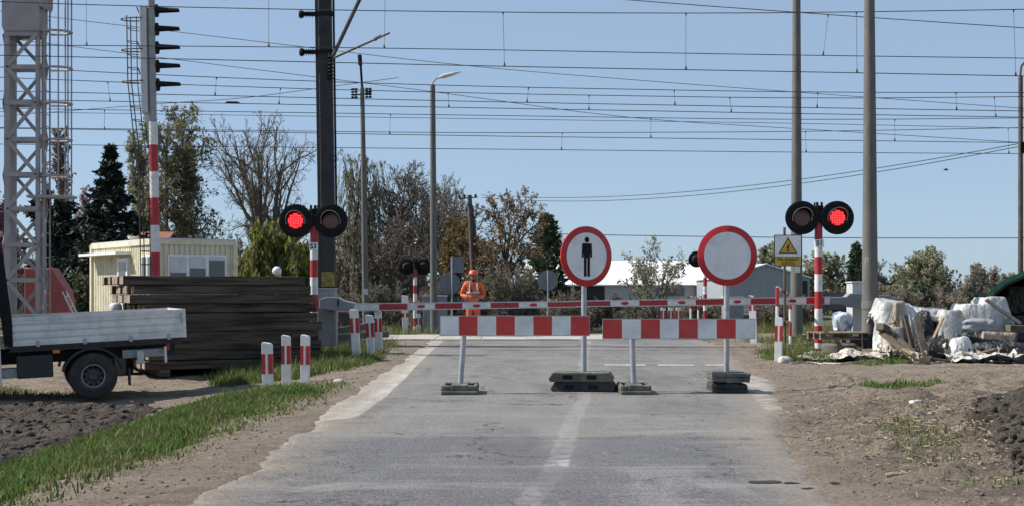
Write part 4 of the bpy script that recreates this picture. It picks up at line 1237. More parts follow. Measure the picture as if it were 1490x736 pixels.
crossing_light('far level crossing light seen from its black back, beside the slim street lamp', PX(604, Yf), Yf, -.62, PZ(388, Yf), 0, yaw=R(180))
crossing_light('far level crossing light mostly hidden behind the blank round sign', PX(1026, Yf), Yf, -.62, PZ(377, Yf), 0, yaw=R(180))

# ================================================================== half barriers
M['boom_w'] = pmat('boom_white', (0.74, 0.74, 0.73), (0.62, 0.62, 0.6), scale=6, rough=0.4, dirt=(.4, .37, .33), dscale=5)
M['refl'] = pmat('red_reflector', (0.36, 0.02, 0.03), rough=0.25)
def boom_mesh(pxs, cols, y, p0, p1, ha, hb, parent, ox, oz):
    """pxs: stripe limits from root to tip; p0, p1 photo heights at root and tip"""
    mb = MB()
    n = len(pxs)
    for i in range(n - 1):
        f0, f1 = [(q - pxs[0]) / (pxs[-1] - pxs[0]) for q in (pxs[i], pxs[i + 1])]
        xa, xb = PX(pxs[i], y) - ox, PX(pxs[i + 1], y) - ox
        za, zb_ = PZ(p0 + (p1 - p0) * f0, y) - oz, PZ(p0 + (p1 - p0) * f1, y) - oz
        h0, h1 = (ha + (hb - ha) * f0) / 2, (ha + (hb - ha) * f1) / 2
        d = .03
        vs = []
        for xx, zz, hh in ((xa, za, h0), (xb, zb_, h1)):
            vs += [(xx, -d, zz - hh), (xx, -d, zz + hh), (xx, d, zz + hh), (xx, d, zz - hh)]
        fs = [(0, 1, 5, 4), (1, 2, 6, 5), (2, 3, 7, 6), (3, 0, 4, 7)]
        if i == 0: fs.append((0, 3, 2, 1))
        if i == n - 2: fs.append((4, 5, 6, 7))
        mb.add(vs, fs, cols[i])
    b_ = mb.build('boom', [M['boom_w'], M['red']], parent)
    rl_ = MB()
    for i in range(n - 1):
        if cols[i] == 0 and i > 0:
            f = ((pxs[i] + pxs[i + 1]) / 2 - pxs[0]) / (pxs[-1] - pxs[0])
            MB().lathe([(.001, -.055), (.03, -.053), (.055, -.045), (.06, -.031)], 14, axis='Y').build('reflector', M['refl'], b_,
                loc=(PX((pxs[i] + pxs[i + 1]) / 2, y) - ox, 0, PZ(p0 + (p1 - p0) * f, y) - oz)).scale = (1.3, 1, .55)
    for sgn in (-1, 1):
        e = MB()
        xa, xb = PX(pxs[0], y) - ox, PX(pxs[-1], y) - ox
        za, zb_ = PZ(p0, y) - oz, PZ(p1, y) - oz
        e.beam((xa, -.002, za + sgn * ha * .47), (xb, -.002, zb_ + sgn * hb * .47), .068, .018)
        e.build('edge_trim', M['pale_grey'], b_)
    return b_
# left machine
yb = 27.95
ox, oz = PX(476, yb + .55), float(gz0(-3.7, 28.4)) - .03
lb = thing('half_barrier', 'lowered half barrier from the left with grey drive cabinet beside striped post S3', 'barrier gate', (ox, yb, oz), 0, 'half barriers of the crossing')
boom_mesh([513, 552, 593, 633, 673, 714, 755, 797, 842], [0, 1, 0, 1, 0, 1, 0, 1], yb, 446.5, 442, .150, .115, lb, ox, oz)
M['mach'] = pmat('machine_grey', (0.235, 0.25, 0.265), (0.19, 0.2, 0.215), scale=4, rough=0.5, dirt=(.13, .13, .125), dscale=3)
c_ = MB(); zt = PZ(421, yb + .5) - oz
c_.box((0, .55, zt / 2 + .12), (.36, .5, zt - .24))
c_.build('cabinet', M['mach'], lb, bevel=.012)
MB().box((0, .55, zt + .012), (.40, .54, .03)).build('cabinet_lid', M['mach'], lb, bevel=.008)
MB().box((.19, .55, zt * .42), (.012, .4, zt * .6)).build('cabinet_door', M['mach'], lb)
for s in (-.13, .13): MB().box((s, .55, .06), (.07, .4, .18)).build('leg', M['dark_steel'], lb)
zz = PZ(441, yb) - oz
a_ = MB(); a_.prism([(PX(465, yb) - ox, zz - .1), (PX(488, yb) - ox, zz - .14), (PX(500, yb) - ox, zz - .12), (PX(514, yb) - ox, zz - .13), (PX(517, yb) - ox, zz + .01), (PX(500, yb) - ox, zz + .06), (PX(492, yb) - ox, zz + .13), (PX(476, yb) - ox, zz + .13), (PX(465, yb) - ox, zz + .08)], -.045, .28)
a_.build('boom_mount', M['grey_paint'], lb, bevel=.01)
MB().box((PX(492.5, yb) - ox, -.05, zz + .01), (.03, .012, .13)).build('slot', M['black'], lb)
# right machine
yb = 27.85
ox, oz = PX(1255, yb + .55), float(gz0(6.9, 28.4)) - .03
rb = thing('half_barrier', 'lowered half barrier from the right with grey counterweight arms behind thick concrete pole', 'barrier gate', (ox, yb, oz), 0, 'half barriers of the crossing')
boom_mesh([1208, 1199, 1173, 1133, 1092, 1053, 1012, 971, 930, 888, 838], [0, 1, 0, 1, 0, 1, 0, 1, 0, 1], yb, 436.5, 441.5, .150, .115, rb, ox, oz)
zt = PZ(411, yb + .4) - oz
MB().box((0, .62, zt / 2 + .08), (.50, .5, zt - .16)).build('cabinet', M['pale_grey'], rb, bevel=.012)
MB().box((0, .62, zt + .012), (.54, .54, .03)).build('cabinet_lid', M['pale_grey'], rb, bevel=.008)
for s in (-.2, .2): MB().box((s, .62, .05), (.07, .4, .16)).build('leg', M['dark_steel'], rb)
zz = PZ(436.5, yb) - oz
def pxz(p): return PX(p, yb) - ox
a_ = MB(); a_.prism([(pxz(1207), zz - .075), (pxz(1232), zz - .08), (pxz(1238), zz - .14), (pxz(1256), zz - .14), (pxz(1262), zz - .09), (pxz(1262), zz + .09), (pxz(1254), zz + .14), (pxz(1236), zz + .14), (pxz(1231), zz + .07), (pxz(1207), zz + .06)], -.045, .3)
a_.build('boom_mount', M['mach'], rb, bevel=.01)
a_ = MB(); a_.prism([(pxz(1260), zz - .10), (pxz(1295), zz - .11), (pxz(1298), zz - .06), (pxz(1315), zz - .05), (pxz(1315), zz + .05), (pxz(1298), zz + .07), (pxz(1295), zz + .10), (pxz(1260), zz + .10)], .0, .07)
a_.prism([(pxz(1260), zz - .08), (pxz(1312), zz - .06), (pxz(1312), zz + .04), (pxz(1260), zz + .08)], .22, .28)
a_.build('counterweight', M['mach'], rb, bevel=.008)

# ================================================================== boards and round signs on portable feet
def foot_mesh():
    m_ = MB()
    m_.prism([(-.22, 0), (.22, 0), (.215, .045), (-.215, .045)], -.38, .38)
    m_.prism([(-.11, .045), (.11, .045), (.10, .118), (-.10, .118)], -.36, .36)
    for s in (-1, 1):
        m_.prism([(s * .205 - .02, .045), (s * .205 + .02, .045), (s * .19 + .02, .112), (s * .19 - .02, .112)][::1], -.34, .34)
        for yy in (-.30, .30): m_.box((s * .15, yy, .075), (.10, .10, .065))
    return m_
def foot_hex(L=.40, w=.2, h=.118):
    m_ = MB()
    m_.prism([(-L * .94, 0), (L * .94, 0), (L, h * .3), (L * .86, h), (-L * .86, h), (-L, h * .3)], -w, w)
    return m_
def board(label, x0, x1, ya, z0, z1, first, post_px, tilt, yaw=0):
    n = 8
    cx = PX(post_px, ya)
    t = thing('barrier_board', label, 'road barrier', (cx, ya, rz_at(cx, ya)), 0, 'striped barrier boards across the road')
    zg = rz_at(cx, ya)
    pn = MB()
    X0, X1 = PX(x0, ya) - cx, PX(x1, ya) - cx
    for i in range(n):
        a_, b_ = X0 + (X1 - X0) * i / n, X0 + (X1 - X0) * (i + 1) / n
        pn.box(((a_ + b_) / 2, -.05, (z0 + z1) / 2 - zg), (b_ - a_ - .0004, .012, z1 - z0), (i + first) % 2)
    pn_ = pn.build('panel', [M['board_white'], M['board_red']], t)
    rm = MB()
    for zz in (z0, z1): rm.box(((X0 + X1) / 2, -.046, zz - zg), (X1 - X0 + .012, .022, .008))
    for xx in (X0, X1): rm.box((xx - .002 * (1 if xx < 0 else -1), -.046, (z0 + z1) / 2 - zg), (.008, .02, z1 - z0))
    rm.build('rim', M['galv'], pn_)
    p = MB(); p.tube([(0, 0, .1), (tilt, 0, z1 - .02 - zg)], .033, 14); p.build('post', M['galv'], t, smooth=True)
    for zz in (z0 + .06, z1 - .06): MB().box((tilt * .85, -.012, zz - zg), (.10, .07, .03)).build('clamp', M['galv'], t)
    return t
Y1 = 17.05
t1 = board('left striped barrier board, white end on the left, on a leaning post', 641, 857, Y1, PZ(487.5, Y1), PZ(459, Y1), 0, 670, .055)
foot_mesh().build('foot', M['foot'], t1, bevel=.012)
t2 = board('right striped barrier board, red end on the left, on a single grey foot', 877, 1097, Y1, PZ(492, Y1), PZ(463.5, Y1), 1, 922, -.025)
fo = foot_mesh().build('foot', M['foot'], t2, bevel=.012); fo.scale = (.84, 1, 1)

def round_sign(label, px, py_c, d, ya, yaw, bottom_px, grp='round prohibition signs on the road'):
    cx = PX(px, ya); zg = rz_at(cx, ya)
    t = thing('road_sign', label, 'road sign', (cx, ya, zg), yaw, grp)
    zc = PZ(py_c, ya) - zg; r = d / 2
    pl = MB().lathe([(0, -.052), (r * .985, -.052), (r, -.048), (r, -.030), (r * .975, -.026), (0, -.026)], 56, axis='Y', c=(0, 0, zc)).build('sign_panel', M['sign_red'], t, smooth=True)
    ri = r * .785
    MB().lathe([(0, -.0555), (ri, -.0555), (ri, -.0515)], 56, axis='Y', c=(0, 0, zc)).build('white_field', M['board_white'], pl)
    MB().lathe([(0, -.0235), (r * .98, -.0235), (r * .98, -.0265)], 48, axis='Y', c=(0, 0, zc)).build('back', M['galv'], pl)
    MB().tube([(0, .012, .05), (0, .012, zc + r * .8)], .0335, 16).build('post', M['galv'], t, smooth=True)
    for zz in (zc - r * .45, zc + r * .45): MB().box((0, -.008, zz), (.12, .045, .035)).build('clamp', M['galv'], t)
    return t, pl, zc, r
Yg1 = 17.35
t, pl, zc, r = round_sign('round red rimmed sign with a black pedestrian figure, turned slightly aside', 850.5, 373, .735, Yg1, R(29), 572)
pic = MB()
hN = 28
pic.prism([(.034 * math.cos(6.283 * k / hN), zc + .2 + .034 * math.sin(6.283 * k / hN)) for k in range(hN)], -.0585, -.0552)
def pz(lst): return [(a / 1000, zc + c / 1000) for a, c in lst]
pic.prism(pz([(-58, 158), (-68, 148), (-76, -10), (-50, -12), (-48, 30), (-44, 30), (-42, -245), (-6, -245), (-6, -20), (6, -20), (6, -245), (42, -245), (44, 30), (48, 30), (50, -12), (76, -10), (68, 148), (58, 158)]), -.0585, -.0552)
pic.build('pedestrian_symbol', M['black'], pl)
for k, sc in ((0, 1), (1, 1)):
    f = foot_hex().build('foot', M['foot_dark'] if k == 0 else M['foot'], t, bevel=.012)
    f.location = (0.0 - .04 * k, 0, .121 * k); f.rotation_euler = (0, 0, R(-29 - 10 + 4 * k)); 
    MB().box((0.13, -.2, .06), (.12, .012, .05)).build('grip_shade', M['black'], f)  # black blocks put in for the shade inside the grip recesses
    MB().box((-.16, -.2, .06), (.12, .012, .05)).build('grip_shade', M['black'], f)
t, pl, zc, r = round_sign('round red rimmed sign with an empty white field', 1057.5, 372, .735, Yg1, R(1), 572)
f = foot_mesh().build('foot', M['foot_dark'], t, bevel=.012); f.scale = (.9, 1, .95)
f = foot_mesh().build('foot', M['foot'], t, bevel=.012); f.location = (.01, -.02, .24); f.rotation_euler = (0, R(180), R(2)); f.scale = (.93, 1, 1)

# ================================================================== guide posts
def guide_post(label, px, py_top, y, lean=0, yaw=0, w=.14, red=True, grp='white guide posts with red bands', bandz=.16, bandh=.27, lean_y=0):
    x = PX(px, y); zg = float(gz(x, y)) - .06
    h = PZ(py_top, y) - zg
    t = thing('guide_post', label, 'guide post', (x, y, zg), yaw, grp)
    t.rotation_euler = (R(lean_y), R(lean), yaw)
    b_ = MB(); b_.prism([(-w / 2, 0), (w / 2, 0), (w / 2, h - .035), (w / 2 - .015, h - .02), (-w / 2 + .02, h), (-w / 2, h - .015)], -.035, .035)
    b_.build('post', M['white'], t, bevel=.006)
    if red:
        for s in (-1, 1):
            q = MB(); q.box((s * w * .325, 0, h - bandz - bandh / 2), (w * .345 + .004, .075, bandh)); q.build('red_stripe', M['refl'] if False else M['red'], t)
    return t
guide_post('white guide post with red band, nearest of the trio standing in grass', 390, 497, 19.0, -1.0, R(-8))
guide_post('white guide post, middle of the trio on the grass verge', 417, 486.5, 20.6, -.5, R(-6), w=.125)
guide_post('white guide post, right one of the trio on the grass verge, beside the dirt track', 444, 486, 20.0, .4, R(-10), w=.125)
guide_post('tall tilted guide post under the left boom, front of three', 519.5, 449, 25.3, -3.2, R(-8), w=.15)
guide_post('low guide post between two taller ones under the left boom', 541, 457, 26.6, -3, R(-5))
guide_post('guide post behind the other two under the left boom', 552, 451, 28.0, -1.5, R(-8), w=.13)
guide_post('slim guide post at the right road edge beside a white brick', 1132.5, 460, 24.6, 1.0, R(-20), w=.13)
guide_post('plain white post beyond the crossing left of the far black light', 590, 429, 44, -.5, 0, w=.2, bandz=.55, bandh=.14)
guide_post('small striped post at the foot of the far black light', 609, 456, 56, 0, 0, w=.16)
guide_post('post with red band at the right end of the right board', 1097, 429, 33, -2, R(-20), w=.16, bandz=.02, bandh=.34)
for p, l in ((965, 'left'), (976, 'middle'), (987, 'right')):
    guide_post('short distant guide post above the right board, %s of the close set three' % l, p, 447, 47, 0, 0, w=.16, bandz=.1, bandh=.3)

def tube_rail(label, a, b, z1, z2, grp='striped tube railings'):
    a, b = Vector(a), Vector(b)
    t = thing('tube_railing', label, 'railing', a, 0, grp)
    d = b - a
    zg2 = float(gz(b.x, b.y)) - a.z
    def seg(p, q, n):
        p, q = Vector(p), Vector(q); pts, mis = [], []
        for i in range(n):
            pts += [p.lerp(q, i / n), p.lerp(q, (i + .999) / n)]; mis += [i % 2, i % 2]
        return pts, mis
    for nm, p, q, n in (('upright', (0, 0, 0), (0, 0, z1), 4), ('upright', (d.x, d.y, zg2), (d.x, d.y, z2), 4), ('top_bar', (0, 0, z1), (d.x, d.y, z2), 5), ('mid_bar', (0, 0, z1 * .52), (d.x, d.y, zg2 + (z2 - zg2) * .52), 5)):
        pts, mis = seg(p, q, n)
        MB().tube(pts, .032, 8, mis=mis[:-1]).build(nm, [M['white'], M['red']], t, smooth=True)
    return t
def rail_at(label, p0, y0, p1, y1, pt0, pt1):
    x0, x1 = PX(p0, y0), PX(p1, y1); z0 = float(gz(x0, y0)) - .03
    return tube_rail(label, (x0, y0, z0), (x1, y1, 0), PZ(pt0, y0) - z0, PZ(pt1, y1) - z0)
rail_at('red and white tube railing at the right road edge below the warning sign', 1131, 25.6, 1150, 30, 418, 430)
rail_at('distant white and red tube railing right of the short guide posts', 1005, 46, 1016, 49, 432, 433)

# ================================================================== warning sign
yw = 27.2
x = PX(1144, yw); zg = float(gz(x, yw)) - .05
t = thing('warning_sign', 'white and yellow high voltage warning sign with a lightning triangle', 'warning sign', (x, yw, zg))
zc = PZ(364.5, yw) - zg
wx = .03
MB().tube([(-.02, .02, 0), (-.03, .02, PZ(331, yw) - zg)], .026, 8).build('post', pmat('brown_post', (.12, .085, .055), rough=.8), t)
pn = MB().box((wx, -.02, zc), (.535, .012, .60)).build('panel', M['black'], t)
MB().box((wx, -.0265, zc + .085), (.505, .005, .40)).build('white_field', M['board_white'], pn)
yf = MB().box((wx, -.0265, zc - .207), (.505, .005, .165)).build('yellow_field', M['yellow'], pn)
q = .36
def tri(s, cz): return [(wx - s / 2, cz - s * .2887), (wx + s / 2, cz - s * .2887), (wx, cz + s * .5774)]
MB().prism(tri(.36, zc + .045), -.0325, -.029).build('triangle_border', M['black'], pn)
MB().prism(tri(.30, zc + .043), -.0345, -.0327).build('triangle', M['yellow'], pn)
bo = MB(); zb_ = zc + .05
bo.prism([(wx + a, zb_ + c) for a, c in ((.012, .075), (-.035, -.005), (-.008, .0), (-.012, -.04), (-.03, -.035), (.002, -.085), (.022, -.03), (.006, -.033), (.028, .03), (-.002, .022), (.032, .07))], -.0365, -.0346)
bo.build('lightning_bolt', M['black'], pn)
text('Nie dotykać!', .078, M['black'], yf, (wx, -.0302, zc - .165), bold=.001)
text('Urządzenie', .055, M['black'], yf, (wx, -.0302, zc - .222)); text('elektryczne', .055, M['black'], yf, (wx, -.0302, zc - .262))

# ================================================================== things beyond the crossing
def sign_back(label, px, ya, items, zg):
    x = PX(px, ya)
    t = thing('sign_back', label, 'road sign', (x, ya, zg))
    zt = 0
    for shape, qx, qy, w, h in items:
        cx, cz = PX(qx, ya) - x, PZ(qy, ya) - zg
        m_ = MB()
        if shape == 'round': m_.lathe([(0, 0), (w / 2, 0), (w / 2, .025), (0, .025)], 32, axis='Y', c=(cx, .05, cz))
        else: m_.box((cx, .062, cz), (w, .025, h))
        m_.build('sign_panel', pmat('sign_back_grey', (.17, .19, .21), (.14, .155, .17), rough=.5, metal=.2), t)
        zt = max(zt, cz + h * .5)
    MB().tube([(0, .02, 0), (0, .02, zt)], .03, 8).build('post', M['galv'], t)
sign_back('grey backs of a round and a square sign on one post left of the worker', 657.5, 55, [('round', 654, 412, .83, .83), ('box', 665, 385, .55, .62)], -.6)
sign_back('grey back of a single round sign right of the road worker', 797, 59, [('round', 797, 407.5, .86, .86)], -.65)
def cabinet(label, px, ya, ptop, w, d=.6):
    x = PX(px, ya); zg = float(gz0(x, ya)); h = PZ(ptop, ya) - zg
    t = thing('relay_cabinet', label, 'cabinet', (x, ya, zg))
    MB().box((0, 0, h / 2 + .2), (w, d, h - .4)).build('cabinet_body', M['mach'], t, bevel=.01)
    MB().box((0, 0, h), (w + .06, d + .06, .05)).build('lid', M['pale_grey'], t)
    MB().box((.02, -d / 2 - .005, h * .5 + .1), (w * .8, .02, h * .6)).build('door', M['mach'], t)
    for s in (-.35, .35): MB().box((s * w, 0, .11), (.1, d * .8, .26)).build('leg', M['dark_steel'], t)
cabinet('grey trackside cabinet on legs left of the road worker', 633, 52, 430, .85)
cabinet('grey trackside cabinet behind the post of the blank sign', 1066, 52, 432, .72)
t = thing('sack_stack', 'pallet load of pale sacks in front of the grey metal shed', 'sack stack', (PX(1079, 60), 60, float(gz0(9.7, 60))))
rnd = random.Random(4)
for i in range(6):
    s_ = MB()
    for k in range(2): s_.box((-.25 + k * .5 + rnd.uniform(-.03, .03), 0, .98 + i * .1), (.5, .7, .095))
    s_.build('sack_layer', M['pale_grey'] if i % 2 else M['white'], t, bevel=.035)
MB().box((0, 0, .48), (.95, .8, .88)).build('crate', M['dark_steel'], t, bevel=.02)

# parked maroon car
yc = 50.0
t = thing('parked_car', 'dark maroon parked car half hidden behind the left barrier cabinet', 'car', (PX(486, yc), yc, float(gz0(-6.3, yc)) + .02))
M['maroon'] = pmat('maroon_paint', (.10, .015, .022), (.085, .013, .02), scale=2, rough=.25)
b_ = MB(); b_.prism([(-2, .28), (2, .28), (2.05, .5), (1.98, .78), (1.1, .92), (.55, 1.36), (-.9, 1.42), (-1.75, 1.05), (-2.02, .95), (-2.08, .5)], -.82, .82)
b_.build('body', M['maroon'], t, bevel=.07)
for s in (-1, 1): MB().prism([(-1.45, .98), (.95, .94), (.5, 1.28), (-.85, 1.33)], s * .826 - .006, s * .826 + .006).build('side_window', M['glass'], t)
MB().box((.86, 0, 1.13), (.03, 1.3, .52), 0, Matrix.Rotation(R(-50), 3, 'Y')).build('windscreen', M['glass'], t)
for xx in (-1.3, 1.28):
    for s in (-1, 1):
        w_ = MB().lathe([(.18, -.1), (.29, -.1), (.31, -.07), (.31, .07), (.29, .1), (.18, .1)], 24, axis='Y', c=(xx, s * .76, .31)).build('wheel', M['rubber'], t, smooth=True)
        MB().lathe([(0, -.105), (.1, -.108), (.19, -.09), (.19, .09), (0, .105)], 16, axis='Y', c=(xx, s * .76, .31)).build('rim', M['galv'], w_)
for s in (-1, 1): MB().box((2.0, s * .6, .68), (.06, .3, .14)).build('headlight', M['galv'], t, bevel=.02)
# pile of beams by the track
t = thing('beam_pile', 'low pile of grey concrete beams beside the left barrier cabinet', 'beam pile', (PX(512, 32.6), 32.6, float(gz0(-3.7, 32.6))))
for i, (dx, dz, ry) in enumerate(((0, .10, 0), (.1, .27, -4), (-.15, .43, -9))):
    MB().box((dx, .1 * i, dz), (1.5, .28, .15), 0, Matrix.Rotation(R(ry), 3, 'Y')).build('beam', M['concrete'], t, bevel=.02)

# ================================================================== road worker
yp = 38.2
xp = PX(688.5, yp); zp = float(gz0(xp, yp)) + .035
M['skin'] = pmat('skin', (.24, .13, .09), (.2, .105, .07), scale=20, rough=.6)
M['orange'] = pmat('orange_fabric', (.66, .125, .045), (.52, .09, .033), scale=9, rough=.75, bump=.5, bscale=14)
M['silver'] = pmat('silver_tape', (.55, .55, .52), rough=.4)
M['navy'] = pmat('dark_fabric', (.02, .022, .028), rough=.8)
M['helmet'] = pmat('orange_helmet', (.72, .10, .03), rough=.35)
def skin_obj(name, chains, mat, parent, sub=2, root=0):
    vs, es, rr, key = [], [], [], {}
    for ch in chains:
        prev = None
        for p in ch:
            k = tuple(round(c, 4) for c in p[:3])
            if k not in key: key[k] = len(vs); vs.append(p[:3]); rr.append(p[3] if hasattr(p[3], '__len__') else (p[3], p[3]))
            i = key[k]
            if prev is not None: es.append((prev, i))
            prev = i
    me = bpy.data.meshes.new(name); me.from_pydata(vs, es, [])
    me.materials.append(mat)
    o = bpy.data.objects.new(name, me); COL.objects.link(o); o.parent = parent
    o.modifiers.new('skin', 'SKIN').use_smooth_shade = True
    if not me.skin_vertices: me.skin_vertices.new(name='')
    for i, r_ in enumerate(rr):
        me.skin_vertices[0].data[i].radius = r_; me.skin_vertices[0].data[i].use_root = (i == root)
    s = o.modifiers.new('sub', 'SUBSURF'); s.levels = sub; s.render_levels = sub
    return o
wk = thing('person', 'road worker in orange work suit and orange helmet standing behind the lowered boom', 'person', (xp, yp, zp), R(6))
hipL, hipR = (-.10, 0, .93, .085), (.10, 0, .93, .085)
def arm(s):
    return [(s * .20, .01, 1.44, .055), (s * .255, .03, 1.28, .046), (s * .30, .05, 1.12, .04), (s * .22, -.10, 1.08, .034), (s * .11, -.20, 1.07, .027), (s * .065, -.235, 1.065, (.022, .036))]
def fingers(s):
    out = []
    for i, (dz, L) in enumerate(((.028, .075), (.009, .085), (-.010, .08), (-.028, .062))):
        b0 = (s * .065, -.235, 1.065, (.022, .036))
        out.append([b0, (s * .035, -.25, 1.065 + dz, .010), (s * (.035 - L * .5), -.262, 1.065 + dz, .0085), (s * (.035 - L * .8), -.245, 1.062 + dz, .0075)])
    out.append([(s * .11, -.20, 1.07, .027), (s * .085, -.205, 1.115, .011), (s * .06, -.225, 1.135, .009)])
    return out
body = [[(0, 0, .95, (.15, .11)), (0, 0, 1.12, (.14, .10)), (0, .01, 1.32, (.165, .11)), (0, .015, 1.44, (.11, .08)), (0, .01, 1.52, .052), (0, -.01, 1.575, (.062, .07)), (0, -.012, 1.65, (.074, .09)), (0, -.005, 1.73, (.066, .08))],
        [(0, -.012, 1.65, (.074, .09)), (0, -.10, 1.635, .017), (0, -.118, 1.625, .012)],
        [(0, -.01, 1.575, (.062, .07)), (0, -.07, 1.565, .03)]]
for s in (-1, 1):
    body.append([(0, .015, 1.44, (.11, .08))] + arm(s)); body += fingers(s)
    body.append([(0, 0, .95, (.15, .11)), (s * .10, 0, .90, .085), (s * .115, -.015, .50, .052), (s * .12, .01, .10, .038), (s * .13, -.10, .045, .035)])
    body.append([(0, -.012, 1.65, (.074, .09)), (s * .078, .01, 1.64, .018)])
skin_obj('body', body, M['skin'], wk)
jk = [[(0, 0, .90, (.175, .135)), (0, 0, 1.05, (.175, .135)), (0, .01, 1.25, (.185, .135)), (0, .01, 1.40, (.165, .115)), (0, .01, 1.49, (.075, .07))]]
for s in (-1, 1):
    jk.append([(0, .01, 1.40, (.165, .115)), (s * .19, .01, 1.425, .08), (s * .26, .03, 1.28, .07), (s * .305, .05, 1.115, .062), (s * .225, -.10, 1.08, .056), (s * .13, -.185, 1.07, .046)])
jo = skin_obj('jacket', jk, M['orange'], wk)
tr_ = [[(0, 0, .98, (.16, .125)), (0, 0, .88, (.165, .125))]]
for s in (-1, 1): tr_.append([(0, 0, .88, (.165, .125)), (s * .105, -.005, .78, .098), (s * .118, -.018, .48, .078), (s * .12, 0, .12, .07)])
skin_obj('trousers', tr_, M['orange'], wk)
for s in (-1, 1): skin_obj('boot', [[(s * .12, .01, .16, .06), (s * .122, .0, .06, .055), (s * .13, -.09, .045, .048), (s * .135, -.17, .04, .038)]], M['navy'], wk)
MB().lathe([(.001, 1.80), (.06, 1.79), (.105, 1.755), (.122, 1.70), (.126, 1.672), (.118, 1.67)], 24, c=(0, -.005, 0)).build('helmet', M['helmet'], wk, smooth=True)
MB().prism([(-.10, 1.668), (.10, 1.668), (.10, 1.678), (-.10, 1.678)], -.185, -.09).build('helmet_peak', M['helmet'], wk, bevel=.02)
for s in (-1, 1):
    MB().lathe([(.001, -.012), (.011, -.006), (.011, .006), (.001, .012)], 8, axis='Y', c=(s * .032, -.088, 1.655)).build('eye', M['black'], wk)
MB().box((0, -.104, 1.60), (.05, .012, .010)).build('mouth', pmat('lips', (.13, .05, .045), rough=.5), wk)
hb_ = MB(); hb_.lathe([(.1, 1.665), (.102, 1.62), (.09, 1.58)], 20, c=(0, .012, 0)); 
hb_.build('hair', M['bark_dark'], wk).scale = (.86, .9, 1)
for k in range(1):
    for z0_, w_ in ((1.17, .0), (1.02, .0)):
        pass
tp = MB(); tp.lathe([(.183, 0), (.186, .025), (.183, .05)], 24, c=(0, 0, 0)); o = tp.build('reflective_tape', M['silver'], wk, smooth=True); o.location = (0, .005, 1.16); o.scale = (1.06, .79, 1)
for s in (-1, 1):
    vb = MB(); vb.tube([(s * .10, -.098, 1.44), (s * .105, -.150, 1.30), (s * .10, -.152, 1.19)], .018, 6); vb.build('reflective_tape', M['silver'], wk, smooth=True)
st_ = MB(); st_.tube([(-.14, .06, 1.50), (-.13, -.08, 1.44), (-.09, -.145, 1.30), (-.04, -.16, 1.18)], .016, 6); st_.build('strap', M['navy'], wk)
MB().lathe([(.07, 1.46), (.082, 1.50), (.072, 1.535), (.06, 1.54)], 16, c=(0, 0, 0)).build('collar', M['navy'], wk, smooth=True)

# ================================================================== flatbed truck
ytk = 20.6; gtk = float(gz0(-6.1, 20.6)) + .01
S_ = F_PX / ytk
tk = thing('flatbed_truck', 'small white dropside flatbed truck with dark cab cut by the left edge', 'truck', (PX(138, ytk), ytk, gtk))
tk.rotation_euler = (0, R(-2.6), R(20))
M['bedwhite'] = pmat('bed_aluminium', (0.70, 0.70, 0.68), (0.62, 0.62, 0.60), scale=1.5, rough=0.45, dirt=(.36, .33, .28), dscale=3.0, dlo=.48, dhi=.78)
M['plastic'] = pmat('black_plastic', (.022, .023, .025), (.03, .03, .032), scale=6, rough=.6)
def lx_(p): return (p - 138) / S_
zT, zB = 1.262, .845
bx0, bx1, bw = -1.19, 1.345, 2.0
def drop(name, axis_, c0_, c1_, pos):
    d = MB()
    if axis_ == 'x':
        prof = [(zB, 0), (zB + .05, 0), (zB + .055, .012)]
        n = 3; hh = (zT - zB - .11) / n
        ribs_ = [(zB, -.018), (zB + .05, -.018)]
        for i in range(n):
            z0_ = zB + .055 + i * hh
            ribs_ += [(z0_ + .01, 0), (z0_ + hh * .42, 0), (z0_ + hh * .52, -.014), (z0_ + hh * .92, -.014)]
        ribs_ += [(zT - .05, -.018), (zT, -.018)]
        V = [(c0_, pos + a, z) for z, a in ribs_] + [(c1_, pos + a, z) for z, a in ribs_] + [(c0_, pos + .03, z) for z, a in ribs_] + [(c1_, pos + .03, z) for z, a in ribs_]
        m_ = len(ribs_)
        Fs = [(i, i + 1, m_ + i + 1, m_ + i) for i in range(m_ - 1)] + [(2 * m_ + i, 3 * m_ + i, 3 * m_ + i + 1, 2 * m_ + i + 1) for i in range(m_ - 1)]
        Fs += [(m_ - 1, 2 * m_ - 1, 4 * m_ - 1, 3 * m_ - 1), (0, 2 * m_, 3 * m_, m_)]
        Fs += [(i, 2 * m_ + i, 2 * m_ + i + 1, i + 1) for i in range(m_ - 1)] + [(m_ + i, m_ + i + 1, 3 * m_ + i + 1, 3 * m_ + i) for i in range(m_ - 1)]
        d.add(V, Fs)
    else:
        d.box((pos, bw / 2, (zT + zB) / 2), (.03, bw - .06, zT - zB))
        for i in range(3): d.box((pos + .02, bw / 2, zB + .1 + i * .12), (.02, bw - .1, .05))
    return d.build(name, M['bedwhite'], tk)
drop('side_panel', 'x', bx0 + .03, bx1 - .03, 0)
drop('side_panel', 'x', bx0 + .03, bx1 - .03, bw - .03)
drop('tailgate', 'y', 0, 0, bx1 - .02)
drop('headboard', 'y', 0, 0, bx0 + .02)
for xx in (bx0 + .012, bx1 - .012):
    for yy in (.005, bw - .02): MB().box((xx, yy, (zT + zB) / 2), (.045, .05, zT - zB + .01)).build('corner_post', M['bedwhite'], tk)
for xx in (-.75, -.1, .55, 1.1):
    MB().box((xx, -.026, zB + .02), (.05, .02, .09)).build('hinge', M['galv'], tk, bevel=.004)
for xx in (bx1 - .05,): MB().box((xx, -.024, zT - .12), (.03, .02, .14)).build('latch', M['galv'], tk)
MB().box((.52, .2, .30), (.02, .3, .26)).build('mud_flap', M['rubber'], tk)
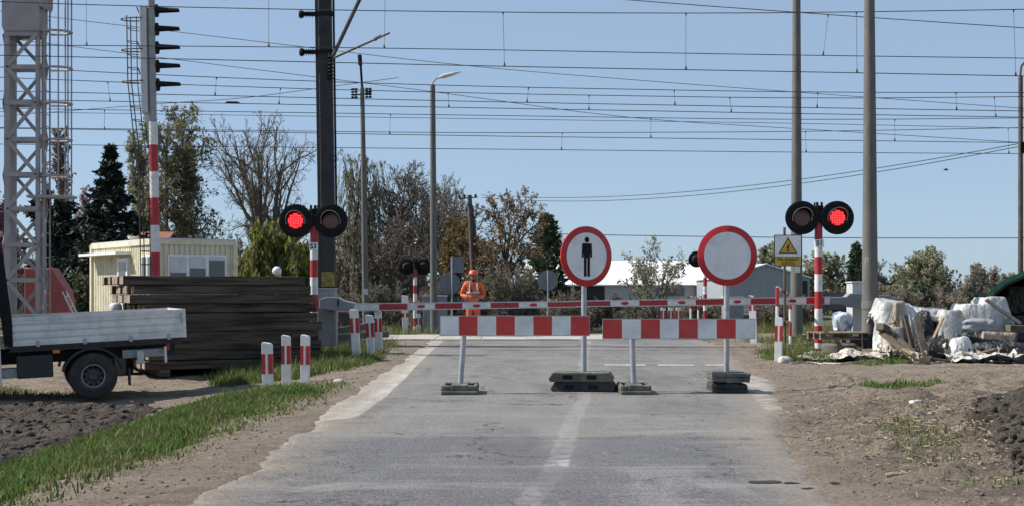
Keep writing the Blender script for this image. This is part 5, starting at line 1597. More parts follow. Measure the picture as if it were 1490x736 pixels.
MB().box((bx0 + .04, -.022, zB + .25), (.05, .02, .22)).build('latch', M['black'], tk)
MB().box(((bx0 + bx1) / 2, bw / 2, zB - .012), (bx1 - bx0, bw, .05)).build('bed_floor', M['plastic'], tk)
ch = MB()
for yy in (.6, 1.4): ch.box(((bx0 + bx1) / 2 - .4, yy, .66), (bx1 - bx0 + .6, .09, .2))
for k in range(5): ch.box((bx0 + .2 + k * .55, bw / 2, .78), (.07, bw - .1, .07))
ch.box(((bx0 + bx1) / 2, .05, .79), (bx1 - bx0 - .1, .05, .06))
ch.build('chassis', M['plastic'], tk)
wz = .345
def wheel(x, yy):
    w_ = MB().lathe([(.20, -.115), (.30, -.115), (.335, -.095), (.347, -.06), (.347, .06), (.335, .095), (.30, .115), (.20, .115)], 36, axis='Y', c=(x, yy, wz)).build('wheel', M['rubber'], tk, smooth=True)
    r_ = MB().lathe([(0, -.06), (.055, -.065), (.06, -.045), (.10, -.03), (.15, -.05), (.175, -.09), (.205, -.108), (.21, -.1), (.205, .1), (0, .1)], 32, axis='Y', c=(x, yy, wz)).build('rim', pmat('steel_rim', (.06, .058, .056), (.09, .086, .08), scale=8, rough=.55, metal=.3), w_, smooth=True)
    h_ = MB()
    for k in range(10):
        a = 6.283 * k / 10; h_.lathe([(.016, -.062), (.016, -.04), (0.001, -.04)], 8, axis='Y', c=(x + .125 * math.cos(a), yy - .005, wz + .125 * math.sin(a)))
    h_.build('rim_holes', M['black'], w_)
    rg = MB()
    for rr in (.165, ): rg.lathe([(rr - .008, -.1), (rr, -.106), (rr + .008, -.1)], 32, axis='Y', c=(x, yy, wz))
    rg.build('rim_ring', M['galv'], w_, smooth=True)
for yy in (.16, bw - .16): wheel(0, yy); wheel(-3.0, yy)
n = 14
for yy0, yy1 in ((.02, .36), (bw - .36, bw - .02)):
    mg = MB()
    o_ = [(.44 * math.cos(a), wz + .40 * math.sin(a) + .02) for a in np.linspace(R(10), R(170), n)]
    i_ = [(.41 * math.cos(a), wz + .37 * math.sin(a) + .02) for a in np.linspace(R(170), R(10), n)]
    for k in range(n - 1):
        mg.prism([o_[k], o_[k + 1], i_[n - 2 - k], i_[n - 1 - k]], yy0, yy1)
    mg.build('mudguard', M['plastic'], tk)
MB().box((lx_(58), .22, .535), (.50, .36, .33)).build('toolbox', M['plastic'], tk, bevel=.02)
MB().box((lx_(20), .3, .45), (.36, .3, .14)).build('step', M['galv'], tk, bevel=.01)
MB().box((lx_(88), .02, .735), (.10, .025, .045)).build('side_marker', pmat('amber', (.75, .22, .02), rough=.3), tk, bevel=.006)
MB().box((lx_(246), .12, .72), (.05, .16, .13)).build('tail_light', pmat('tail_red', (.35, .01, .015), rough=.25), tk, bevel=.008)
MB().box((lx_(212), .3, .63), (.62, .12, .13)).build('rear_bar', M['galv'], tk, bevel=.01)
MB().box((lx_(206), .1, .58), (.1, .08, .2)).build('hitch_bracket', M['pale_grey'], tk, bevel=.008)
MB().box((lx_(242), .06, .60), (.035, .03, .24)).build('number_plate_stay', M['white'], tk)
cbp = [(-1.32, .30), (-1.275, .62), (-1.28, 1.25), (-1.33, 2.2), (-1.42, 2.28), (-2.7, 2.2), (-3.35, 1.35), (-3.95, 1.12), (-4.05, .5), (-4.0, .30)]
MB().prism(cbp[::-1], .0, bw).build('cab', pmat('cab_dark_paint', (.018, .021, .028), (.022, .025, .03), rough=.3), tk, bevel=.03)
MB().prism([(-2.55, .28), (-1.262, .28), (-1.262, 1.26), (-2.55, 1.30)], -.02, .03).build('door', M['bedwhite'], tk, bevel=.012)
MB().prism([(-2.5, 1.36), (-1.62, 1.36), (-1.70, 1.98), (-2.45, 2.0)], -.012, .02).build('side_window', M['glass'], tk)
MB().prism([(bx0 - .02, zB), (bx0 + .10, zB), (bx0 + .10, zT - .02), (bx0 + .02, 2.2), (bx0 - .12, 2.2), (bx0 - .05, zT)], -.03, bw - .04).build('cab_guard', M['black'], tk, bevel=.01)
# chemical can on the far side of the bed
t = thing('metal_can', 'small dented grey metal can standing in front of the cream cabin', 'can', (PX(154, 24.4), 24.6, float(gz0(-7.1, 24.6))))
MB().box((0, .4, .55), (.5, .5, 1.1)).build('crate', M['dark_steel'], t)
zz_ = PZ(454, 24.9) - float(gz0(-7.1, 24.6))
MB().lathe([(.0, 1.1), (.11, 1.1), (.12, 1.13), (.11, zz_ + .13), (.07, zz_ + .17), (0, zz_ + .18)], 14, c=(.0, .4, 0)).build('can_body', M['pale_grey'], t, smooth=True)

# ================================================================== rubbish heap on the right
M['film'] = pmat('plastic_film', (.60, .61, .59), (.30, .30, .28), scale=2.2, rough=.3, lo=.42, hi=.62, dirt=(.22, .19, .15), dscale=4.5, dlo=.50, dhi=.72, bump=.9, bscale=4.5, stretch=(1, 1, .65))
M['film'].node_tree.nodes['Bump'].inputs['Distance'].default_value = .085
M['bag'] = pmat('bag_film', (.02, .021, .023), (.05, .05, .05), scale=3, rough=.35, bump=1.0, bscale=8, stretch=(1, 1, .6))
M['bag'].node_tree.nodes['Bump'].inputs['Distance'].default_value = .15
M['film_dirty'] = pmat('dirty_film', (.52, .48, .42), (.36, .32, .27), scale=4, rough=.5, dirt=(.22, .18, .14), dscale=4, bump=.5, bscale=14)
M['film_blue'] = pmat('blue_white_film', (.60, .64, .68), (.12, .2, .3), scale=5, rough=.35, bump=.4, bscale=14, lo=.45, hi=.6)
M['netgreen'] = pmat('green_netting', (.12, .20, .17), (.22, .27, .24), scale=8, rough=.6, bump=.4, bscale=30)
M['cloth_beige'] = pmat('beige_cloth', (.40, .34, .28), (.24, .19, .15), scale=4, rough=.9, bump=1.0, bscale=7, stretch=(1, 1, .3))
M['cloth_beige'].node_tree.nodes['Bump'].inputs['Distance'].default_value = .12
M['tarp'] = pmat('green_tarp', (.012, .13, .085), (.01, .10, .065), scale=2, rough=.5, bump=.3, bscale=6)
def lump(name, label, cat, c, d, seed, mat, amp=.28, fold=9.0, group=None, sub=4, rot=0, parent=None, flat=True):
    bm = bmesh.new(); bmesh.ops.create_icosphere(bm, subdivisions=sub, radius=1)
    off = Vector((seed * 3.7, seed * 1.3, seed * 7.1))
    for v in bm.verts:
        p = v.co.copy()
        n1 = mnoise.noise(p * 1.3 + off); n2 = 1 - abs(mnoise.noise(p * 2.6 + off * 2)) * 2; n3 = 1 - abs(mnoise.noise(p * fold * .6 + off * 3)) * 2.2; n4 = mnoise.noise(p * fold * 1.7 + off)
        k = 1 + amp * .8 * (n1 * 1.0 + (n2 - .5) * .55) + amp * .16 * (n3 - .5) + amp * .05 * n4
        # boxy rather than round
        q = Vector((math.copysign(abs(p.x) ** .72, p.x), math.copysign(abs(p.y) ** .72, p.y), math.copysign(abs(p.z) ** .8, p.z))) * k
        if flat: q.z = max(q.z, -.55 + .05 * n4)
        v.co = Vector((q.x * d[0] / 2, q.y * d[1] / 2, (q.z + .55) * d[2] / 1.55))
    me = bpy.data.meshes.new(name); bm.to_mesh(me); bm.free()
    me.materials.append(mat); me.polygons.foreach_set('use_smooth', [True] * len(me.polygons))
    o = bpy.data.objects.new(name, me); COL.objects.link(o); o.location = c; o.rotation_euler = (0, 0, rot)
    if parent is None: tag(o, label, cat, group)
    else: o.parent = parent
    return o
def spot(px, y, dz=0): x = PX(px, y); return (x, y, float(gz(x, y)) - .03 + dz)
GB = 'plastic wrapped bundles in the rubbish heap'
lump('plastic_bundle', 'blue and white plastic wrapped bundle behind the pallet left of the cabinet', 'bundle', spot(1226, 27.0, .36), (.36, .4, .36), 1, M['film_blue'], group=GB)
lump('refuse_bag', 'black refuse bag in the dark centre of the heap', 'bag', spot(1362, 24.45), (.55, .5, .42), 12, M['bag'], .3, group='dark bags in the heap')
lump('refuse_bag', 'upper grey layered bag under the highest white plastic', 'bag', spot(1420, 24.9, .52), (.66, .5, .22), 14, M['grey_paint'], .25, group='dark bags in the heap')
lump('refuse_bag', 'lower dark bag pressed under the grey layered bag', 'bag', spot(1416, 24.8, .26), (.75, .55, .3), 15, M['bag'], .25, group='dark bags in the heap')
lump('refuse_bag', 'large dark bag lying below the beige pipe at right', 'bag', spot(1452, 24.6), (1.0, .6, .36), 16, M['bag'], .22, group='dark bags in the heap')
lump('refuse_bag', 'dark upright bag between beige cloth and white plastic', 'bag', spot(1345, 25.0, .1), (.34, .35, .75), 18, M['bag'], .25, group='dark bags in the heap')
lump('green_net', 'pale green translucent netting bunched under the leaning grey board', 'netting', spot(1448, 25.7, .18), (.62, .6, .85), 21, M['netgreen'], .22)
def bump(X, Y, cx, cy, wx, wy, h, p=4):
    u = np.abs((X - cx) / (wx / 2)); v = np.abs((Y - cy) / (wy / 2))
    return h * np.clip(1.25 * (1 - u ** p - v ** p), 0, 1) ** .6
def drape(name, label, cat, group, cx, cy, w, dd, hf, mat, comp=.86, n=72, steps=150, seed=1, rot=0.0, drop=.12):
    """film let fall over what lies beneath (position based cloth on a height field)"""
    r = np.random.RandomState(seed)
    nx = n; ny = max(20, int(n * dd / w))
    sx_, sy_ = w / (nx - 1), dd / (ny - 1)
    u, v = np.meshgrid((np.arange(nx) - (nx - 1) / 2) * sx_ * comp, (np.arange(ny) - (ny - 1) / 2) * sy_ * comp)
    c_, s_ = math.cos(rot), math.sin(rot)
    X = cx + u * c_ - v * s_; Y = cy + u * s_ + v * c_
    Pp = np.stack([X, Y, hf(X, Y) + drop + .10 * fbm(u * 4 + seed, v * 4, 3) + .02 * r.rand(ny, nx)], -1)
    V_ = np.zeros_like(Pp); dt = .016
    dg = math.hypot(sx_, sy_)
    def con(A, B, rest, k):
        d_ = B - A; l = np.linalg.norm(d_, axis=-1, keepdims=True) + 1e-9
        q = d_ * (.5 * k * (l - rest) / l); A += q; B -= q
    for st_ in range(steps):
        V_ *= .985; V_[..., 2] -= 9.8 * dt
        Q = Pp.copy(); Pp = Pp + V_ * dt
        for it in range(7):
            for o in (0, 1):
                m = (nx - o) // 2; con(Pp[:, o:o + 2 * m:2], Pp[:, o + 1:o + 2 * m:2], sx_, 1.0)
                m = (ny - o) // 2; con(Pp[o:o + 2 * m:2], Pp[o + 1:o + 2 * m:2], sy_, 1.0)
                m = (nx - o) // 2; A = Pp[:-1, o:o + 2 * m:2]; B = Pp[1:, o + 1:o + 2 * m:2]
                d_ = B - A; l = np.linalg.norm(d_, axis=-1, keepdims=True) + 1e-9; q = d_ * (.12 * (l - dg) / l); A += q; B -= q
            for o in range(4):
                m = (nx - o) // 4; A = Pp[:, o::4]; B = Pp[:, o + 2::4]; k = min(A.shape[1], B.shape[1]); con(A[:, :k], B[:, :k], 2 * sx_, .10)
                A = Pp[o::4]; B = Pp[o + 2::4]; k = min(A.shape[0], B.shape[0]); con(A[:k], B[:k], 2 * sy_, .10)
        h_ = hf(Pp[..., 0], Pp[..., 1]) + .012
        hit = Pp[..., 2] < h_
        Pp[..., 2] = np.where(hit, h_, Pp[..., 2])
        Pp[..., 0] = np.where(hit, Q[..., 0] * .7 + Pp[..., 0] * .3, Pp[..., 0]); Pp[..., 1] = np.where(hit, Q[..., 1] * .7 + Pp[..., 1] * .3, Pp[..., 1])
        V_ = np.clip((Pp - Q) / dt, -3, 3)
    i = (np.arange(ny - 1)[:, None] * nx + np.arange(nx - 1)[None, :]).ravel()
    o = np_mesh(name, Pp.reshape(-1, 3), np.stack([i, i + 1, i + nx + 1, i + nx], 1), mat, smooth=True)
    return tag(o, label, cat, group)
HX = {k: PX(*k) for k in ((1326, 25.7), (1350, 25.6), (1300, 25.6), (1418, 25.6), (1440, 25.8), (1386, 24.8), (1225, 24.6), (1255, 24.7), (1440, 24.0), (1400, 24.1))}
def hfA(X, Y):
    z = bump(X, Y, HX[1350, 25.6], 25.75, 1.0, .9, .88); z = np.maximum(z, bump(X, Y, HX[1300, 25.6], 25.7, .8, .9, .92)); z = np.maximum(z, .1 * vnoise(X * 5, Y * 5))
    return gz(X, Y) + z
drape('plastic_bundle', 'long low white plastic bundle just right of the thick pole', 'bundle', GB, HX[1326, 25.7] + .17, 25.45, 2.7, 2.3, hfA, M['film'], .70, 92, 140, 3)
def hfE(X, Y): return gz(X, Y) + np.maximum(bump(X, Y, PX(1302, 24.7), 24.75, .34, .4, .55), .08 * vnoise(X * 6, Y * 6))
drape('plastic_bundle', 'grey white plastic bundle at the foot of the thick pole, right side', 'bundle', GB, PX(1302, 24.7), 24.7, .9, .9, hfE, M['film_dirty'], .74, 60, 110, 23, .3)
def hfF(X, Y): return gz(X, Y) + np.maximum(bump(X, Y, PX(1310, 24.7), 24.75, .26, .16, .98), .08 * vnoise(X * 6, Y * 6))
drape('cloth_bundle', 'beige cloth draped upright over boards near the thick pole', 'cloth', None, PX(1310, 24.7), 24.70, 1.0, 1.15, hfF, M['cloth_beige'], .74, 64, 130, 29, .15)
def hfG(X, Y): return gz(X, Y) + np.maximum(bump(X, Y, PX(1362, 24.9), 25.0, .45, .35, .74), .08 * vnoise(X * 6, Y * 6))
drape('plastic_bundle', 'torn pale plastic over the dark centre of the heap', 'bundle', GB, PX(1360, 24.9), 25.1, .8, .75, hfG, M['film'], .76, 56, 110, 31, .6)
def hfB(X, Y):
    z = bump(X, Y, HX[1418, 25.6], 25.7, .95, .9, .98); z = np.maximum(z, bump(X, Y, HX[1440, 25.8], 25.8, .7, .9, 1.10)); z = np.maximum(z, .1 * vnoise(X * 5, Y * 5))
    return gz(X, Y) + z
drape('plastic_bundle', 'highest white plastic bundle of the heap, below the green shelter', 'bundle', GB, HX[1418, 25.6] + .02, 25.65, 2.5, 1.9, hfB, M['film'], .68, 92, 130, 5, .1)
def hfC(X, Y):
    return gz(X, Y) + np.maximum(bump(X, Y, HX[1386, 24.8], 24.95, .55, .5, .85), .12 * vnoise(X * 6, Y * 6))
drape('plastic_bundle', 'crumpled white plastic hanging over dark bags in the heap centre', 'bundle', GB, HX[1386, 24.8], 24.75, 1.25, 1.3, hfC, M['film'], .72, 72, 130, 8, .5)
def hfD(X, Y): return gz(X, Y) + .16 * np.maximum(fbm(X * 3 + 4, Y * 3, 3) + .2, 0) * 2
GS = 'plastic sheets on the ground'
drape('plastic_sheet', 'crumpled off-white sheet lying below the tyre left of the thick pole', 'plastic sheet', GS, HX[1225, 24.6] - .05, 24.6, 2.2, 1.5, hfD, M['film_dirty'], .60, 84, 110, 11)
drape('plastic_sheet', 'crumpled white sheet spread on the ground at the right edge', 'plastic sheet', GS, HX[1440, 24.0] + .05, 23.65, 2.5, 1.1, hfD, M['film'], .62, 84, 110, 13)
drape('plastic_sheet', 'small crumpled white sheet below the heap centre', 'plastic sheet', GS, HX[1400, 24.1] - .05, 24.1, .95, .9, lambda X, Y: hfD(X, Y) + bump(X, Y, HX[1400, 24.1], 24.2, .4, .35, .28), M['film'], .66, 60, 110, 17, .4)
rp = MB(); pts = []
for i in range(30):
    px_ = 1150 + i * 5.6; y_ = 23.75 + .25 * math.sin(i * .35); x_ = PX(px_, y_); pts.append((x_, y_, float(gz(x_, y_)) + .02))
rp.tube(pts, .014, 6); tag(rp.build('rope', M['film_dirty']), 'pale rope trailing along the ground below the thick pole', 'rope')
def plank(name, label, a, b, w, h, mat, grp='loose timber of the heap'):
    o_ = Vector(a); m_ = MB(); m_.beam((0, 0, 0), Vector(b) - o_, w, h); o = m_.build(name, mat, bevel=.006); o.location = o_
    return tag(o, label, 'plank', grp)
plank('wooden_beam', 'longest dark beam sliding down the front of the heap', P(1282, 482, 24.6), P(1346, 533, 23.7), .10, .09, M['plank_dark'])
plank('wooden_beam', 'dark beam lying just above the longest one, shorter', P(1290, 478, 24.75), P(1336, 520, 24.0), .09, .09, M['plank_dark'])
plank('wooden_beam', 'dark beam with pale cut end jutting left at the thick pole', P(1280, 474, 24.5), P(1302, 487, 24.9), .15, .12, M['plank_dark'])
plank('plank', 'bright raw plank lying across the lower beams', P(1316, 507, 24.05), P(1333, 518, 23.8), .12, .03, M['plank'])
plank('plank', 'short bright plank behind the beam with the cut end', P(1292, 480, 24.9), P(1307, 491, 24.6), .12, .03, M['plank'])
plank('plank', 'upright brown board standing in the beige cloth', P(1317, 458, 24.6), P(1330, 512, 24.4), .09, .03, M['plank_dark'])
plank('plank', 'upright dark board beside the beige cloth, right of it', P(1334, 462, 24.6), P(1346, 515, 24.2), .12, .04, M['bark_dark'])
plank('plank', 'long weathered grey board leaning against the green shelter', P(1434, 435, 25.0), P(1484, 470, 24.9), .22, .05, pmat('grey_board', (.27, .25, .225), (.2, .18, .16), scale=4, rough=.9))
plank('plank', 'grey board lying flat at the right edge under the leaning board', P(1466, 477, 25.2), P(1510, 478, 25.2), .3, .12, M['plank_dark'])
plank('plank', 'thin pale batten sticking up through the white plastic, heap centre', P(1352, 505, 24.3), P(1372, 462, 24.7), .05, .03, M['plank'])
plank('plank', 'dark broken board lying at the foot of the dark bags', P(1352, 521, 23.9), P(1392, 526, 23.8), .10, .04, M['bark_dark'])
plank('plank', 'short grey board half buried under the white sheet, right', P(1418, 517, 23.9), P(1448, 508, 24.1), .14, .05, M['plank_dark'])
pp = MB(); a_, b_ = P(1430, 487, 23.95), P(1477, 489, 23.95)
pp.tube([a_ - a_, b_ - a_], .065, 18, 0); pp.tube([(b_ - a_) * .97, (b_ - a_) * 1.04], .075, 18, 1)
o = pp.build('pipe', [M['cloth_beige'], M['plastic']], smooth=True, loc=a_); tag(o, 'beige pipe with dark end lying across the heap at right', 'pipe')
# pallet and tyres
px0 = spot(1226, 26.3, .20)
pt_ = thing('pallet', 'wooden pallet lying on old tyres beside the thick pole', 'pallet', px0, R(4))
for k in range(5): MB().box((-.0, -.4 + k * .2, .125), (1.1, .12, .022)).build('deck_board', M['plank'], pt_)
for k in (-.5, 0, .5):
    for yy in (-.4, 0, .4): MB().box((k, yy, .07), (.1, .1, .085)).build('block', M['plank_dark'], pt_)
for yy in (-.4, 0, .4): MB().box((0, yy, .016), (1.1, .1, .022)).build('base_board', M['plank'], pt_)
def tyre(label, c, rot):
    o = MB().lathe([(.17, -.09), (.27, -.1), (.31, -.07), (.315, 0), (.31, .07), (.27, .1), (.17, .09), (.19, 0), (.17, -.09)], 30).build('tyre', pmat('grey_tyre', (.09, .085, .078), (.15, .14, .125), scale=6, rough=.9, bump=.4, bscale=40), smooth=True)
    o.location = c; o.rotation_euler = rot
    tag(o, label, 'tyre', 'old tyres under the pallet')
a_ = spot(1221, 25.8); tyre('old grey tyre lying flat under the front of the pallet', (a_[0], a_[1], a_[2] + .11), (0, 0, 0))
a_ = spot(1247, 26.6); tyre('old tyre lying flat under the right rear of the pallet', (a_[0], a_[1], a_[2] + .11), (0, 0, 0))
# loose scraps strewn over the heap
def hfAll(X, Y):
    z = gz(X, Y)
    for f in (hfA, hfC, hfE, hfG): z = np.maximum(z, f(X, Y))
    return z
rs = np.random.RandomState(21)
n = 190
px_ = rs.uniform(1272, 1490, n); y_ = rs.uniform(23.5, 25.9, n)
x_ = (px_ - 745) / F_PX * y_
g_ = gz(x_, y_); z_ = g_ + np.minimum((hfAll(x_, y_) - g_) * .8, .55) + .02 + .05 * rs.rand(n)
keep = ~((px_ < 1290) & (y_ < 24.4))
V, Fc, mi = [], [], []
for i in range(n):
    if not keep[i]: continue
    k = rs.choice(4, p=[.45, .22, .25, .08])
    L_ = (.05 + .15 * rs.rand()) if k < 2 else (.10 + .35 * rs.rand() ** 1.5); w_ = L_ * (.4 + .5 * rs.rand()) if k < 2 else .02 + .04 * rs.rand()
    ax = nrm0 = Vector((rs.normal(), rs.normal(), rs.normal() * .55)).normalized(); bx = ax.cross(Vector((rs.normal(), rs.normal(), rs.normal()))).normalized(); nn = ax.cross(bx)
    o_ = Vector((x_[i], y_[i], z_[i] + abs(ax.z) * L_ * .35)); b0 = len(V)
    if k < 2:
        for u in (-.5, 0, .5):
            for v in (-.5, 0, .5): V.append(tuple(o_ + ax * (L_ * u * (1 + .3 * rs.normal())) + bx * (w_ * v * (1 + .3 * rs.normal())) + nn * (.25 * w_ * rs.normal())))
        for q in (0, 1, 3, 4): Fc.append((b0 + q, b0 + q + 1, b0 + q + 4, b0 + q + 3)); mi.append(k)
    else:
        for u in (-.5, .5):
            for s1, s2 in ((-1, -1), (1, -1), (1, 1), (-1, 1)): V.append(tuple(o_ + ax * L_ * u + bx * w_ * s1 * .5 + nn * w_ * s2 * .35))
        for q in ((0, 1, 2, 3), (7, 6, 5, 4), (0, 4, 5, 1), (1, 5, 6, 2), (2, 6, 7, 3), (3, 7, 4, 0)): Fc.append(tuple(b0 + t_ for t_ in q)); mi.append(k)
sc_ = np_mesh('rubbish_scraps', V, Fc, [M['film_dirty'], M['bag'], M['plank_dark'], M['plank']])
sc_.data.polygons.foreach_set('material_index', np.array(mi, dtype=np.int32)); tag(sc_, kind='stuff')
# white brick by guide post
a_ = spot(1142, 24.2); o = lump('brick_fragment', 'whitish broken brick at the foot of the right guide post', 'brick', a_, (.24, .18, .15), 33, M['film_dirty'], .12, sub=3)
a_ = spot(491, 19.6); lump('brick_fragment', 'small pale stone on the dirt track right of the guide posts', 'stone', (PX(493, 18.9), 18.9, float(gz(PX(493, 18.9), 18.9)) - .02), (.16, .12, .08), 35, M['film_dirty'], .15, sub=2)
lump('foil_scrap', 'white scrap of foil on the right verge', 'scrap', (PX(1333, 13.7), 13.7, float(gz(PX(1333, 13.7), 13.7)) + .0), (.13, .08, .04), 37, M['film'], .3, sub=3)
lump('wood_scrap', 'flat grey bark scrap on the right verge near the road', 'scrap', (PX(1303, 9.3), 9.3, float(gz(PX(1303, 9.3), 9.3)) - .01), (.14, .05, .03), 39, M['plank'], .2, sub=3)

# green tarp shelter at the right edge
ysh = 27.0; xs0 = PX(1436, ysh); zg = float(gz0(xs0, ysh)) - .05
sh = thing('tarp_shelter', 'green tarpaulin shelter with dark inside at the right edge', 'shelter', (xs0, ysh, zg), R(-20))
prof = [(.1, 0), (.0, .45), (-.02, 1.02), (.06, 1.28), (.28, 1.46), (.75, 1.68), (1.3, 1.84), (1.9, 1.88), (2.5, 1.8), (3.0, 1.62), (3.4, 1.2), (3.42, .5), (3.4, 0)]
def shell(scale_in):
    return [(1.7 + (a - 1.7) * scale_in, c * scale_in) for a, c in prof]
tm = MB(); inn = shell(.955); L_ = 3.4
n = len(prof)
for i in range(n - 1):
    a, b_ = prof[i], prof[i + 1]; c, d = inn[i], inn[i + 1]
    tm.add([(a[0], 0, a[1]), (b_[0], 0, b_[1]), (b_[0], L_, b_[1]), (a[0], L_, a[1]), (c[0], .01, c[1]), (d[0], .01, d[1]), (d[0], L_, d[1]), (c[0], L_, c[1])],
           [(0, 1, 2, 3), (7, 6, 5, 4), (4, 5, 1, 0)])
tm.add([(a, L_ - .02, c) for a, c in prof], [tuple(range(n))])
tm.build('tarpaulin', [M['tarp']], sh, fix=False)
for yy in (.1, 1.7, 3.2):
    MB().tube([(1.7 + (a - 1.7) * .945, yy, c * .945) for a, c in prof], .025, 6).build('hoop', M['dark_steel'], sh)
inner_shade = MB()  # black blocks sized to fill the inside in place of its shade
inner_shade.box((1.7, 2.0, .40), (3.1, 2.6, .78)); inner_shade.box((1.72, 2.1, 1.08), (2.75, 2.3, .56)); inner_shade.box((1.6, 2.2, 1.45), (1.7, 2.0, .2))
inner_shade.build('shade_fill', M['bag'], sh, bevel=.05)
# ================================================================== trees and shrubs
def nrm(v): return v / (np.linalg.norm(v, axis=-1, keepdims=True) + 1e-9)
def grow(P0, D0, L0, R0, specs, rg):
    """each level of branches at once; returns per level arrays of segments (p0, p1, r0, r1)"""
    P_, D_, L_, R_ = [np.asarray(a, float) for a in (P0, D0, L0, R0)]
    out = []
    for sp in specs:
        n = len(P_); st_ = sp['steps']
        path = [P_.copy()]; dirs = [D_.copy()]
        seg = (L_ / st_)[:, None]
        D_ = nrm(D_)
        for s in range(st_):
            D_ = nrm(D_ + rg.normal(0, sp['wig'], (n, 3)) + np.array([0, 0, sp['up'] * (1 if 'late' not in sp else (s / st_))]))
            path.append(path[-1] + D_ * seg); dirs.append(D_.copy())
        path = np.array(path); dirs = np.array(dirs)
        tt = np.linspace(0, 1, st_ + 1)
        rad = R_[None, :] * (1 - (1 - sp.get('tip', .35)) * tt[:, None])
        out.append((path[:-1].reshape(-1, 3), path[1:].reshape(-1, 3), rad[:-1].ravel(), rad[1:].ravel()))
        k = sp.get('kids', 0)
        if not k: break
        m_ = n * k
        idx = np.repeat(np.arange(n), k)
        t = sp['t0'] + (1 - sp['t0']) * ((np.tile(np.arange(k), n) + rg.rand(m_)) / k)
        f = t * st_; i0 = np.minimum(f.astype(int), st_ - 1); fr = (f - i0)[:, None]
        pos = path[i0, idx] * (1 - fr) + path[i0 + 1, idx] * fr
        base = dirs[i0 + 1, idx]
        u = nrm(np.cross(base, np.array([0.31, 0.52, 0.79]))); w = np.cross(base, u)
        az = np.tile(np.arange(k), n) * 2.4 + np.repeat(rg.rand(n) * 6.28, k) + rg.normal(0, .5, m_)
        an = np.radians(rg.uniform(sp['ang'][0], sp['ang'][1], m_))
        nd = base * np.cos(an)[:, None] + (u * np.cos(az)[:, None] + w * np.sin(az)[:, None]) * np.sin(an)[:, None]
        if 'flat' in sp: nd[:, 2] *= sp['flat']; nd = nrm(nd)
        nl = L_[idx] * rg.uniform(sp['rat'][0], sp['rat'][1], m_) * (1 - sp.get('taper', .55) * t)
        nr = np.minimum(rad[i0, idx] * .8, R_[idx] * sp.get('rr', .5)) * (1 - .3 * t)
        P_, D_, L_, R_ = pos, nd, nl, nr
    return out
def seg_mesh(segs, n, rmin):
    p0 = np.concatenate([s[0] for s in segs]); p1 = np.concatenate([s[1] for s in segs])
    r0 = np.maximum(np.concatenate([s[2] for s in segs]), rmin); r1 = np.maximum(np.concatenate([s[3] for s in segs]), rmin * .7)
    d = nrm(p1 - p0); u = nrm(np.cross(d, np.array([.3, .9, .1]))); w = np.cross(d, u)
    m_ = len(p0); V = np.empty((m_, 2 * n, 3))
    for k in range(n):
        a = 2 * math.pi * k / n; o = u * math.cos(a) + w * math.sin(a)
        V[:, k] = p0 + o * r0[:, None]; V[:, n + k] = p1 + o * r1[:, None]
    q = np.arange(m_)[:, None] * 2 * n
    Fq = np.concatenate([q + np.array([k, (k + 1) % n, n + (k + 1) % n, n + k]) for k in range(n)])
    return V.reshape(-1, 3), Fq
def leaf_quads(segs, count, size, jit, rg, aspect=1.6, along=0.0, hang=0.0):
    p0, p1 = segs[0], segs[1]
    k = rg.randint(0, len(p0), count); t = rg.rand(count, 1)
    c = p0[k] * (1 - t) + p1[k] * t + rg.normal(0, jit, (count, 3))
    a = nrm(rg.normal(0, 1, (count, 3)))
    if along: a = nrm(a * (1 - along) + nrm(p1 - p0)[k] * along)
    if hang: a = nrm(a * (1 - hang) + np.array([0, 0, -1.0]) * hang)
    b_ = nrm(np.cross(a, nrm(rg.normal(0, 1, (count, 3)))))
    s = (size * (.55 + .9 * rg.rand(count)))[:, None]
    V = np.empty((count, 4, 3))
    V[:, 0] = c - a * s * .5 * aspect; V[:, 1] = c + b_ * s * .36; V[:, 2] = c + a * s * .5 * aspect; V[:, 3] = c - b_ * s * .36
    return V.reshape(-1, 3), np.arange(count * 4).reshape(-1, 4)

LM = {
 'far': leafmat('hazed_olive_leaves', (.25, .265, .145), (.30, .30, .19), trans=.45),  # distance haze put into the leaf colour
 'hazed_bud': leafmat('hazed_buds', (.25, .235, .15), (.29, .265, .19), trans=.3),  # buds paled the same way for distance haze
 'olive': leafmat('olive_leaves', (.135, .14, .058), (.185, .175, .09), trans=.4),
 'lime': leafmat('lime_leaves', (.15, .165, .036), (.205, .21, .062), trans=.45),
 'pale': leafmat('pale_leaves', (.20, .215, .115), (.27, .27, .18), trans=.45),
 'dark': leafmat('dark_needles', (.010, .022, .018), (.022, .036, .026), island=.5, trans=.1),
 'pine': leafmat('pine_needles', (.07, .105, .058), (.105, .14, .08), island=.4, trans=.15),
 'ivy': leafmat('ivy_leaves', (.065, .08, .035), (.105, .11, .05), trans=.25),
 'orange': leafmat('rusty_leaves', (.19, .125, .07), (.25, .175, .105), trans=.4),
 'ochre': leafmat('ochre_leaves', (.18, .13, .055), (.23, .17, .07), trans=.4),
 'pink': leafmat('pink_blossom', (.40, .24, .27), (.32, .18, .20), trans=.35),
 'bud': leafmat('brown_buds', (.125, .11, .07), (.165, .145, .09), trans=.2),
 'dry': leafmat('dry_leaves', (.17, .14, .09), (.12, .115, .065), trans=.25),
}
